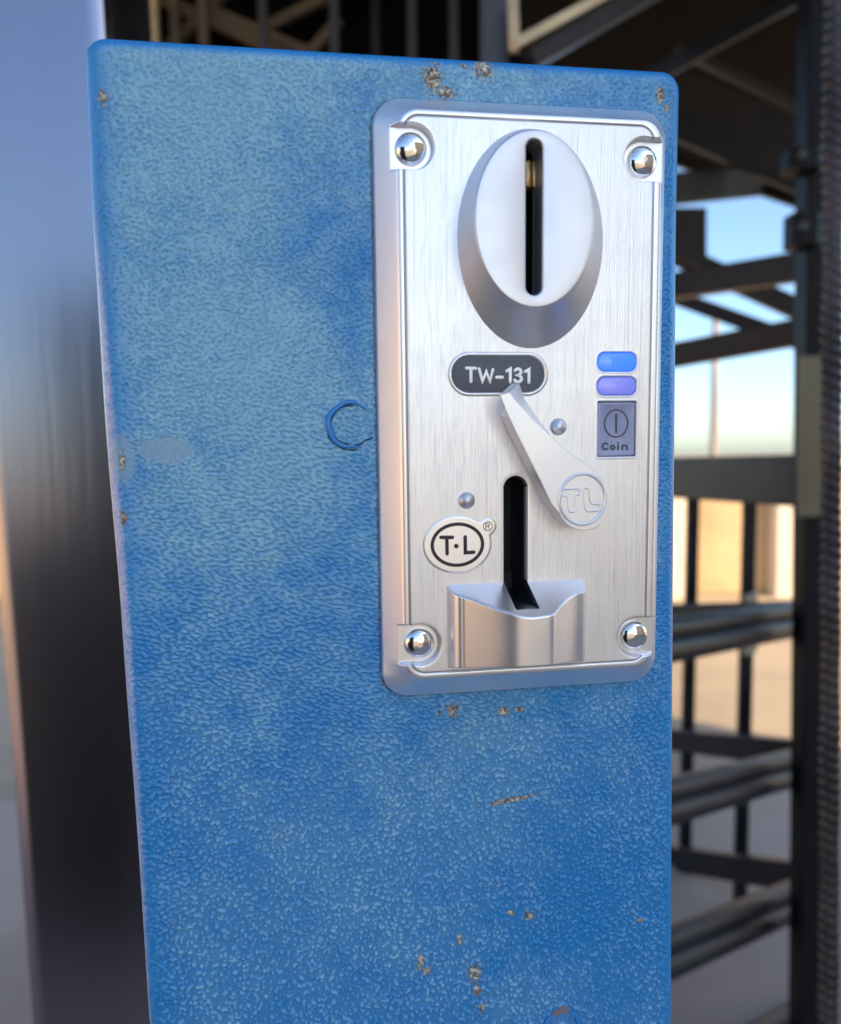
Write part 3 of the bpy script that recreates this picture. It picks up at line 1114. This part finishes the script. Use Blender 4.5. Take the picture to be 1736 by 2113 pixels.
# ---- indicator lamps, coin button
for i, mat in ((0, M_led1), (1, M_led2)):
    x0, y0, x1, y1, r = seats[i]
    pl = rrect(x0 + .12, y0 + .12, x1 - .12, y1 - .12, r - .1, 72)
    lp = [zl(pl, HT - 1.1), zl(pl, HT - .12)] + [zl(shrink(pl, .5 * (1 - math.cos(math.radians(a)))), HT - .12 + .28 * math.sin(math.radians(a))) for a in (20, 40, 60, 80)]
    o = link("indicator_lamp", loops_mesh("indicator_lamp", lp), mat, plate, angle=0)
    o['label'] = "brightly lit blue lens" if i == 0 else "dim violet blue lens"
x0, y0, x1, y1, r = seats[2]
mx = Mix()
pl = rrect(x0 + .15, y0 + .15, x1 - .15, y1 - .15, .3, 72)
p2 = rrect(x0 + .75, y0 + .75, x1 - .75, y1 - .75, .25, 72)
mx.mesh_in(loops_mesh("x", [zl(pl, HT - 1.1), zl(pl, HT - .35), zl(shrink(pl, .12), HT - .25), zl(p2, HT - .25), zl(shrink(p2, .2), HT - .42)]), 0)
zb0, zb1 = HT - .45, HT - .28
ccx, ccy = B(1347, 255, HT - .4)
ringm(ccx, ccy, 2.75, 3.05, .28, zb0, zb1, 1, 72)
Tb = lambda u, v: B(u, v, HT - .4)
strokes(Tb, [[(1347, 208), (1347, 302)]], .42, zb0, zb1 + .02, 1)
o_arc = lambda cx, cy, rx, ry, a0, a1: [(cx + rx * math.cos(math.radians(a)), cy + ry * math.sin(math.radians(a))) for a in np.linspace(a0, a1, 14)]
strokes(Tb, [
    o_arc(1292, 373, 15, 16, -45, -315),
    o_arc(1329, 379, 10, 11, 0, 350),
    [(1357, 369), (1357, 389)], [(1357, 354), (1357, 358)],
    [(1379, 390), (1379, 369)], [(1380, 374), (1387, 368), (1396, 368), (1402, 374), (1403, 390)]], .36, zb0, zb1 + .02, 1)
mx.build("coin_button", [M_button, M_emboss], plate, angle=50)

# ---- stop pins
for (u, v, rr_) in ((1055, 272, 44), (580, 654, 43)):
    px_, py_ = B(u, v, HT + 1)
    mx = Mix()
    dome(mx, px_, py_, HT - .1, rr_ * .4 / 9.6, 1.5, 32, flat=.12, rows=10)
    mx.build("stop_pin", M_satin, plate, angle=60)

# ---- lever
HLt, HLb = 14.0, 7.6
def same(u, v):
    p = np.array(B(u, v, HLt))
    return (p, p)


pairs = [(np.array(B(745, 107, HLt)), np.array(B(818, 46, 9.6))), (np.array(B(797, 94, HLt)), np.array(B(856, 52, 9.6))),
         (np.array(B(832, 140, HLt)), np.array(B(876, 125, 9.2))), (np.array(B(925, 238, HLt)), np.array(B(955, 236, 9.2))),
         (np.array(B(1002, 313, HLt)), np.array(B(1010, 316, 9.2)))]
pairs += [same(*q_) for q_ in ((1080, 384), (1160, 442), (1236, 496))]
pairs += [same(1181 + 140 * math.cos(a), 656 + 153 * math.sin(a)) for a in np.radians(np.linspace(-52, 156, 40))]
pairs += [same(*q_) for q_ in ((1015, 675), (960, 560), (920, 480), (880, 400), (835, 310), (790, 215))]
tp, bp = [], []
for i in range(len(pairs)):
    (a0, b0), (a1, b1) = pairs[i], pairs[(i + 1) % len(pairs)]
    m_n = max(1, int(np.linalg.norm(a1 - a0) / .7))
    for k in range(m_n):
        t = k / m_n
        tp.append(a0 + (a1 - a0) * t)
        bp.append(b0 + (b1 - b0) * t)
topL, botL = np.array(tp)[::-1], np.array(bp)[::-1]
lps = [zl(shrink(botL, .6), HLb - .0), zl(botL, HLb + .5), zl(botL, HLb + 1.0)]
lps += [zl(botL * .5 + topL * .5, (HLb + 1 + HLt) / 2), zl(topL, HLt - .14), zl(shrink(topL, .14), HLt)]
mx = Mix()
mx.mesh_in(loops_mesh("x", lps, cap_start=True))
lcx, lcy = B(1173, 645, HLt)
# rim ring and raised letters on the hub
lp = []
for k in range(9):
    a = math.radians(180 * k / 8)
    rr_ = 128 * .4 / 9.9 - .42 * math.cos(a) * -1
    lp.append(zl(ellipse(lcx, lcy, 4.95 + .38 * math.cos(a), 5.25 + .38 * math.cos(a), 96), HLt - .06 + .55 * math.sin(a)))
mx.mesh_in(loops_mesh("x", lp, cap_end=False))
Tl = lambda u, v: B(u, v, HLt + .1)
for poly in ([(1062, 596), (1110, 594), (1160, 590), (1161, 622), (1134, 624), (1137, 670), (1140, 712), (1104, 714), (1101, 670), (1098, 627), (1063, 630)],
             [(1178, 594), (1182, 588), (1206, 587), (1212, 630), (1217, 674), (1264, 668), (1270, 702), (1230, 707), (1190, 711), (1184, 650)]):
    ol = [Tl(*c) for c in soft(poly)]
    mx.tube([Vector((p[0] * .001, p[1] * .001, (HLt + .05) * .001)) for p in ol], .00022, 8, closed=True)
# spindle behind the hub
mx.mesh_in(loops_mesh("x", [zl(ellipse(lcx, lcy, 3.6, 3.6, 40), HT - .5), zl(ellipse(lcx, lcy, 3.6, 3.6, 40), HLb + .1)], cap_start=True))
mx.build("reject_lever", M_lever, plate, angle=22)

# ---- return tray: a protruding wedge with a scooped top
Dc = 12.0
hx0, hx1 = B(476, 1300, HT)[0], B(1200, 1300, HT + 3)[0]
fx1, fx2 = B(838, 1350, HT + Dc)[0], B(1028, 1350, HT + Dc)[0]
ytop = B(700, 1077, HT)[1]
ylip = B(935, 1250, HT + Dc)[1]
ybot0 = B(560, 1513, HT + 3)[1]
ybotD = B(900, 1521, HT + Dc)[1]
print("tray", hx0, hx1, fx1, fx2, ytop, ylip, ybot0, ybotD)
stp = .11
cx_ = np.arange(hx0 - .8, hx1 + .8, stp)
cy_ = np.arange(min(ybot0, ybotD) - 2.4, ytop + .8, stp)
Xc, Yc = np.meshgrid(cx_, cy_)


def smin(a, b, k):
    return -np.log(np.exp(-a * k) + np.exp(-b * k)) / k


sL = Xc - hx0
sR = hx1 - Xc
def rnd_rise(s_, w_, h_):
    t_ = np.clip(s_ / w_, -1, 1)
    return np.where(s_ < 0, s_ * 6, h_ * np.sqrt(np.maximum(1 - (1 - np.clip(t_, 0, 1)) ** 2, 0)))
lf = np.where(sL < 2.6, rnd_rise(sL, 2.6, 4.6), 4.6 + (sL - 2.6) * (Dc - 4.6) / (fx1 - hx0 - 2.6))
wr_ = hx1 - fx2
rf = np.where(sR < 2.0, rnd_rise(sR, 2.0, 4.8), 4.8 + (Dc - 4.8) * np.clip((sR - 2.0) / (wr_ - 2.0), 0, 5) ** 1.5)
prof = smin(smin(lf, np.full_like(Xc, Dc), 1.0), rf, 2.5)
kw = np.hanning(9); kw /= kw.sum()
prow = np.convolve(np.pad(prof[0], 4, mode='edge'), kw, 'valid')
prof = np.repeat(prow[None, :], prof.shape[0], 0)
vx = (fx1 + fx2) / 2
scoop = (ytop - Yc) * Dc / (ytop - ylip)
slopeb = (ybotD - ybot0) / Dc
ub = (Yc - (ybot0 - .95 + slopeb * np.clip(prof, 0, Dc))) * 9
cre = 1.3 * np.clip(1 - np.abs(Xc - (sx0 + sx1) / 2) / 3.6, 0, 1) ** 1 * np.clip((ytop - Yc) / 3, 0, 1)
body = smin(prof, scoop + .05 - cre * .6, 4.0)
body = smin(body, ub, 3.5)
Zc = HT - .1 + np.maximum(body, -.6)
slc = sd_rr(Xc, Yc, sx0 + .1, ylip + 0.9, sx1 - .1, 60, r * .9)
w = ss(slc, .0, -.14)
Zc = Zc * (1 - w) - 4 * w
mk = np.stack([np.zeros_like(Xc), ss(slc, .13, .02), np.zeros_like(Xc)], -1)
relief("return_tray", Xc, Yc, Zc, mk, M_cup, keep=(body > -.35) , parent=plate)

# ------------------------------------------------------------------ surroundings
M_black_steel = paint("black_gloss_steel", (.006, .006, .008), .5, .0004, 60, stretch=(1, 1, .12), var=.4, spec=.2)
M_column = paint("dark_brushed_metal", (.37, .35, .40), .20, .00010, 110, stretch=(1, 1, .05), var=.06, metallic=1.0)
M_dark_steel = paint("dark_navy_steel", (.010, .010, .015), .40, .0004, 120, var=.4, spec=.35)
M_rust_steel = paint("brown_black_steel", (.012, .009, .008), .6, .0006, 60, var=.5)
M_galv = paint("grey_steel_band", (.045, .047, .055), .45, .0005, 30, var=.2)
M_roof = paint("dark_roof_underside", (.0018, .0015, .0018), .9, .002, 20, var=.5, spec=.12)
M_sunlit_edge = paint("sunlit_edge_tan", (.62, .48, .30), .45, .0008, 60, var=.25)  # light tan painted in for sun on the steel edges
M_wood = paint("weathered_bar", (.10, .07, .045), .6, .0006, 60, var=.4)
M_sand = paint("sandy_ground", (.44, .345, .24), .9, .004, 9, var=.16)
M_slab = paint("grey_paving", (.46, .355, .29), .85, .002, 14, var=.15)
M_wall = paint("ochre_wall", (.44, .32, .19), .85, .004, 10, var=.25)
M_pale = paint("pale_pillar_render", (.68, .60, .50), .8, .003, 12, var=.1)
M_pole = paint("grey_brown_pole", (.28, .22, .19), .8, .004, 5, var=.2)
M_rebar = paint("oxidised_rebar", (.035, .03, .032), .32, .0006, 160, var=.5, metallic=.3)
M_olive = paint("olive_tape", (.16, .135, .08), .5, .0006, 40, var=.2)
M_tape = paint("pale_olive_wrap", (.27, .27, .22), .5, .0006, 40, var=.2)

# ground: one sheet to the horizon, grey paving as a raised slab near the ride
me = bpy.data.meshes.new("ground")
me.from_pydata([(-900, -900, 0), (900, -900, 0), (900, 900, 0), (-900, 900, 0)], [], [(0, 1, 2, 3)])
tag(link("ground", me, M_sand, smooth=False), kind='structure')
mx = Mix()
pa, pb_, pc = on_z(1390, 1600, .06), on_z(1660, 1560, .06), on_z(30, 1692, .06)
mx.beam((-3.5, (pa.y + pc.y) / 2 - 2.2, .02), (6.5, (pa.y + pc.y) / 2 - 2.2, .02), .08, 4.4)
tag(mx.build("pavement", M_slab, smooth=False), kind='structure')
print("pavement edge", pa, pc)


# ---- dark square column left of the coin box
c_tl, c_tr = at(0, 0, .46), at(213, 0, .46)
col = Mix()
Yc0 = .46
pr = at(216, 40, Yc0)
pl_ = at(60, 2113, Yc0)
pl2 = at(-12, 1180, Yc0)
base_l, base_r = at(80, 2300, Yc0), None
# left and right edge lines at this depth, carried to the ground and upwards
sl = (pl_.x - pl2.x) / (pl_.z - pl2.z)
def xl(z): return pl2.x + (z - pl2.z) * sl
wd = pr.x - xl(pr.z)
print("column width", wd, "slope", sl)
def col_loop(z, y0=Yc0, dep=.09):
    x0 = xl(z)
    q = rrect(x0, y0, x0 + wd, y0 + dep, .006, 64)
    return [(p[0], p[1], z) for p in q]
column = link("steel_column", loops_mesh("steel_column", [col_loop(z) for z in (0.0, .5, 1.0, 1.5, 2.34)], cap_start=True), M_column, angle=40)
tag(column, "wide glossy black steel column close behind the left edge of the blue coin box", "column")

# ---- canopy with dark underside, trusses and the black post on the right
ZR = 2.35
canopy = empty("canopy", Vector((1.0, 1.6, 0)), "dark canopy overhead with black roof underside and diagonal steel trusses", "canopy")
f1, f2 = on_z(1395, 345, ZR), on_z(1672, 428, ZR)
dirn = (f2 - f1)
fl = f1 - dirn * 3.2
fr = f2 + dirn * 1.2
print("roof far edge", f1, f2)
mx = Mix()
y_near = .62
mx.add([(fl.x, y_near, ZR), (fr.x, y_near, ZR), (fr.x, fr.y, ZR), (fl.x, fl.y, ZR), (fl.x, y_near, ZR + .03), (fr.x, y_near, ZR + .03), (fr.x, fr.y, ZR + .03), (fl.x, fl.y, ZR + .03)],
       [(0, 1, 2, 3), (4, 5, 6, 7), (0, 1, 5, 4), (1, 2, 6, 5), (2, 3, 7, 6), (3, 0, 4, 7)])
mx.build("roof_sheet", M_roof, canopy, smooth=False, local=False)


def cbeam(name, p, q, w, d, mat, par=canopy):
    m_ = Mix()
    m_.beam(p, q, w, d)
    return m_.build(name, mat, par, local=False)


# trusses as seen at the upper right
cbeam("beam", at(1075, 118, 1.0), at(1420, -75, 1.12), .040, .04, M_dark_steel)
cbeam("lit_edge_strip", at(1060, 92, .955), at(1340, -60, 1.06), .011, .012, M_sunlit_edge)  # strip coloured as the sunlit edge of the beam
cbeam("lit_edge_strip", at(1058, -10, .98), at(1062, 104, .98), .012, .015, M_sunlit_edge)
cbeam("beam", at(1020, -60, 1.02), at(1022, 190, 1.02), .036, .036, M_galv)
cbeam("beam", at(1250, 210, 1.35), at(1700, -35, 1.5), .028, .03, M_dark_steel)
cbeam("beam", at(1400, 100, 1.9), at(1740, 265, 1.75), .02, .03, M_rust_steel)
cbeam("beam", at(1370, 205, 2.2), at(1760, 370, 2.0), .16, .03, M_rust_steel)
cbeam("beam", at(1360, 318, 2.4), at(1745, 450, 2.2), .03, .03, M_rust_steel)
# cross trusses in the open part
cbeam("beam", at(1330, 600, 2.0), at(1720, 540, 1.7), .062, .04, M_dark_steel)
cbeam("beam", at(1340, 500, 2.3), at(1740, 680, 2.3), .055, .04, M_rust_steel)
cbeam("beam", at(1330, 745, 1.9), at(1720, 672, 1.6), .055, .04, M_rust_steel)
cbeam("beam", at(1330, 590, 2.5), at(1740, 738, 2.1), .045, .04, M_rust_steel)
mx = Mix()
pp = [at(1372, 428, 1.9), at(1459, 428, 1.9), at(1459, 552, 1.9), at(1372, 520, 1.9)]
pq = [p + Vector((0, .02, 0)) for p in pp]
mx.add(pp + pq, [(0, 1, 2, 3), (4, 5, 6, 7), (0, 1, 5, 4), (1, 2, 6, 5), (2, 3, 7, 6), (3, 0, 4, 7)])
mx.build("gusset_plate", M_rust_steel, canopy, smooth=False, local=False)
cbeam("beam", at(1360, 392, 1.95), at(1575, 375, 2.3), .075, .03, M_rust_steel)

# right black post
YP = 1.28
post_top, post_bot = at(1690, -60, YP), at(1668, 2113, YP)
k_ = (post_bot.x - post_top.x) / (post_bot.z - post_top.z)
post_g = Vector((post_bot.x - post_bot.z * k_, YP, 0.0))
post_t = Vector((post_top.x + (ZR - post_top.z) * k_, YP, ZR))
mx = Mix()
mx.beam(post_g, post_t, .050, .045)
post = mx.build("post", M_black_steel, canopy, local=False)

# latch hardware fixed to the post
for (x, y, w_, h_) in ((1652, 335, .05, .03), (1655, 478, .045, .05)):
    p = at(x, y, YP - .03)
    m_ = Mix()
    m_.beam(p - Vector((0, 0, h_ / 2)), p + Vector((0, 0, h_ / 2)), w_, .05, up=(1, 0, 0), bev=.01)
    m_.build("clamp", M_black_steel, canopy, local=False)
    m_ = Mix()
    m_.tube([p + Vector((-.012, -.035, 0)), p + Vector((-.012, -.015, 0))], .006, 12)
    m_.build("bolt", M_galv, canopy, local=False)
cbeam("sleeve", at(1677, 735, YP - .032), at(1675, 1065, YP - .032), .040, .012, M_olive)

# ---- gate: flat rails and upright bars descending to the right
gate = empty("bar_gate", at(1520, 2113, 1.9) * Vector((1, 1, 0)) if False else Vector((at(1520, 2113, 1.9).x, 1.9, 0)), "black barred gate with flat cross rails beside the black post", "gate")
YG0, YG1 = 2.05, 1.55            # the right end is nearer


def gp(x, y):
    t = (x - 1380) / (1665 - 1380)
    return at(x, y, YG0 + (YG1 - YG0) * t)


def gbar(name, x0, y0, x1, y1, w, mat=M_dark_steel, d=.03):
    m_ = Mix()
    m_.beam(gp(x0, y0), gp(x1, y1), w, d)
    return m_.build(name, mat, gate, local=False)


gbar("rail", 1340, 984, 1690, 992, .105)
m_ = Mix()
m_.beam(gp(1417, 988) - Vector((0, .03, 0)), gp(1622, 994) - Vector((0, .03, 0)), .075, .02)
m_.build("plate", M_galv, gate, local=False)
gbar("rail", 1340, 1264, 1690, 1262, .045)
gbar("rail", 1340, 1521, 1690, 1559, .055)
gbar("rail", 1340, 1764, 1690, 1815, .060)
gbar("rail", 1340, 2010, 1690, 2068, .058)
gbar("bar", 1431, 1020, 1405, 2130, .018)
gbar("bar", 1548, 1020, 1520, 2130, .022)
gbar("bar", 1310, 1020, 1290, 2130, .020)
# the gate's feet reach the paving
for (x, y) in ((1405, 2130), (1520, 2130)):
    p = gp(x, y)
    m_ = Mix()
    m_.beam(p, Vector((p.x, p.y, .06)), .022, .025)
    m_.build("foot", M_dark_steel, gate, local=False)
m_ = Mix()
m_.beam(gp(1526, 1215) - Vector((0, .06, 0)), gp(1525, 1335) - Vector((0, .06, 0)), .055, .01)
m_.build("tape_wrap", M_tape, gate, local=False)

# ---- round tube railing running away to the right
rail = empty("tube_railing", Vector((at(1380, 2113, 1.2).x, 1.2, 0)), "railing of paired round dark tubes crossing in front of the barred gate", "railing")


def rp(x, y):
    t = (x - 1380) / 285.0
    return at(x, y, 1.05 + .42 * t)


for (ya, yb, ra, rb) in ((1296, 1254, .0155, .0155), (1338, 1288, .020, .020),
                         (1628, 1556, .016, .016), (1672, 1592, .020, .020),
                         (1938, 1822, .017, .017), (1985, 1862, .021, .021),
                         (2235, 2070, .017, .017), (2290, 2110, .021, .021)):
    a_, b_ = rp(1385, ya), rp(1668, yb)
    dv = b_ - a_
    a2, b2 = a_ - dv * .35, b_
    m_ = Mix()
    m_.tube([a2, a_, b_, b2 + dv * .03], [ra, ra, rb, rb], 24)
    m_.build("tube", M_dark_steel, rail, local=False)
pu = rp(1290, 1300)
m_ = Mix()
m_.tube([Vector((pu.x, pu.y, .06)), Vector((pu.x, pu.y, 1.05))], .022, 20)
m_.build("upright", M_dark_steel, rail, local=False)

# ---- ribbed reinforcing rod at the right margin
YR = .62
r_top, r_bot = at(1722, -20, YR), at(1710, 2113, YR)
kk = (r_bot.x - r_top.x) / (r_bot.z - r_top.z)
mx = Mix()
z0_, z1_ = 0.02, ZR - .01
def rx(z): return r_top.x + (z - r_top.z) * kk
nseg = 24
path, rads = [], []
z = z0_
pitch = .0088
R0 = .0072
vs, fs = [], []
steps = int((z1_ - z0_) / (pitch / 6))
for i in range(steps):
    z = z0_ + (z1_ - z0_) * i / (steps - 1)
    for k in range(nseg):
        a = 2 * math.pi * k / nseg
        ph = (z / pitch + .35 * math.cos(a)) % 1.0
        rib = max(0, math.cos((ph - .5) * 2 * math.pi)) ** 1.5 * .0024 * abs(math.sin(a + .3)) ** .3
        rr_ = R0 + rib * (.75 + .35 * math.sin(z * 37)) + .0003 * math.sin(z * 90 + a)
        if abs(math.sin(a)) < .12: rr_ += .0010
        vs.append((rx(z) + rr_ * math.cos(a), YR + rr_ * math.sin(a), z))
for i in range(steps - 1):
    for k in range(nseg):
        a, b = i * nseg + k, i * nseg + (k + 1) % nseg
        fs.append((a, b, b + nseg, a + nseg))
mx.add(vs, fs)
rod = mx.build("ribbed_rod", M_rebar, None, angle=0)
tag(rod, "vertical ribbed steel reinforcing rod standing right of the black post", "steel rod")

# ---- lattice screen in the shade above the coin box
lat = empty("lattice_screen", Vector((at(500, 100, 1.7).x, 1.7, 0)), "shaded brown lattice screen seen above the top of the coin box", "screen")
YL = 1.75
def lbar(x0, y0, x1, y1, w, mat, Y=YL, d=.02):
    m_ = Mix()
    m_.beam(at(x0, y0, Y), at(x1, y1, Y), w, d)
    return m_.build("bar", mat, lat, local=False)


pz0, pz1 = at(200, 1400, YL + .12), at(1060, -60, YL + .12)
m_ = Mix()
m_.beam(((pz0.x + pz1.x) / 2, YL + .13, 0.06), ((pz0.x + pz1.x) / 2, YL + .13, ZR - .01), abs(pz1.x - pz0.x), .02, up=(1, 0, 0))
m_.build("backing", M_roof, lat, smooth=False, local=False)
for x, w, mt in ((318, .020, M_sunlit_edge), (362, .014, M_wood), (420, .02, M_wood), (543, .016, M_galv), (690, .02, M_galv), (775, .018, M_dark_steel), (850, .016, M_galv), (936, .028, M_galv)):
    p_ = at(x, 40, YL)
    m_ = Mix()
    m_.beam((p_.x, YL + rnd.uniform(-.02, .02), .06), (p_.x, YL, ZR - .01), w, .02)
    m_.build('bar', mt, lat, local=False)
for (a0, b0, a1, b1) in ((330, 120, 470, -20), (430, 20, 640, 110), (545, 60, 700, -20), (640, 110, 700, 40), (300, -20, 620, 130)):
    lbar(a0, b0, a1, b1, .022, M_wood, YL + .05)

# ---- low boundary wall in the sun
wall = empty("boundary_wall", Vector((3, 6.2, 0)), "low sunlit ochre wall with pale pillars behind the barred gate", "wall")
m_ = Mix()
m_.beam((-8, 6.3, .52), (16, 6.3, .52), 1.04, .2)
m_.build("wall_panel", M_wall, wall, smooth=False, local=False)
for i, x in enumerate(np.arange(-7.5, 16, .95)):
    m_ = Mix()
    m_.beam((x, 6.22, 0), (x, 6.22, 1.0), .30, .26, up=(1, 0, 0))
    m_.build("pillar", M_pale, wall, smooth=False, local=False)
m_ = Mix()
m_.beam((-8, 6.26, 1.07), (16, 6.26, 1.07), .06, .34)
m_.build("coping", M_pale, wall, smooth=False, local=False)

# ---- utility pole far off
pb2 = at(1473, 940, 26)
m_ = Mix()
m_.tube([(pb2.x, 26, 0), (pb2.x, 26, 5.9)], [.13, .10], 16)
pole = m_.build("utility_pole", M_pole)
tag(pole, "slim grey brown utility pole against the sky seen through the trusses", "pole")

# ---- unseen things added around the viewer to shade the ride and show in the metal
M_added_stucco = paint("added_ochre_stucco", (.62, .46, .30), .9, .004, 8, var=.12)
M_darkblock = paint("matt_black_block", (.012, .012, .015), .6, .001, 12, var=.3)
b_dir = Vector((math.sin(SUN_AZ), math.cos(SUN_AZ), 0))
b_per = Vector((-b_dir.y, b_dir.x, 0))          # towards the front right
bc = b_dir * 6.4
blocker = empty("side_blocker", bc, "unseen added ochre building to the right behind the viewer that shades the coin box", "blocker")  # added out of view to keep the sun off the coin box
m_ = Mix()
q0, q1 = bc + b_per * 3.3, bc - b_per * 1.9
m_.beam((q0.x, q0.y, 2.4), (q1.x, q1.y, 2.4), 4.8, 2.0)
m_.build("wall", M_added_stucco, blocker, smooth=False, local=False)
m_ = Mix()
m_.beam((q0.x, q0.y, 4.85), (q1.x, q1.y, 4.85), .12, 2.3)
m_.build("added_blocker_roof", M_roof, blocker, smooth=False, local=False)
lw = empty("warm_bounce_wall", Vector((-6, -2, 0)), "unseen sunlit ochre wall added far left to reflect warmth onto the plate", "wall")  # added out of view as a warm reflector for the left bevels
m_ = Mix()
m_.beam((-6, -4.5, 1.2), (-6, 3.2, 1.2), 2.4, .2)
m_.build("wall_panel", M_added_stucco, lw, smooth=False, local=False)
m_ = Mix()
m_.beam((-6, -4.5, 2.44), (-6, 3.2, 2.44), .08, .3)
m_.build("coping", M_pale, lw, smooth=False, local=False)
refl_block = empty("dark_refl_block", Vector((-.5, -.9, .06)), "added unseen matt black block behind the viewer to darken the column reflection", "block")  # added dark shape, stands in for the viewer's reflection in the column
m_ = Mix()
m_.beam((-.55, -.95, .06), (-.55, -.95, 1.50), .50, .4, up=(1, 0, 0))
m_.build("body", M_darkblock, refl_block, local=False)
m_ = Mix()
m_.beam((-1.03, -.95, .06), (-1.03, -.95, .99), .46, .4, up=(1, 0, 0))
m_.build("side_body", M_darkblock, refl_block, local=False)
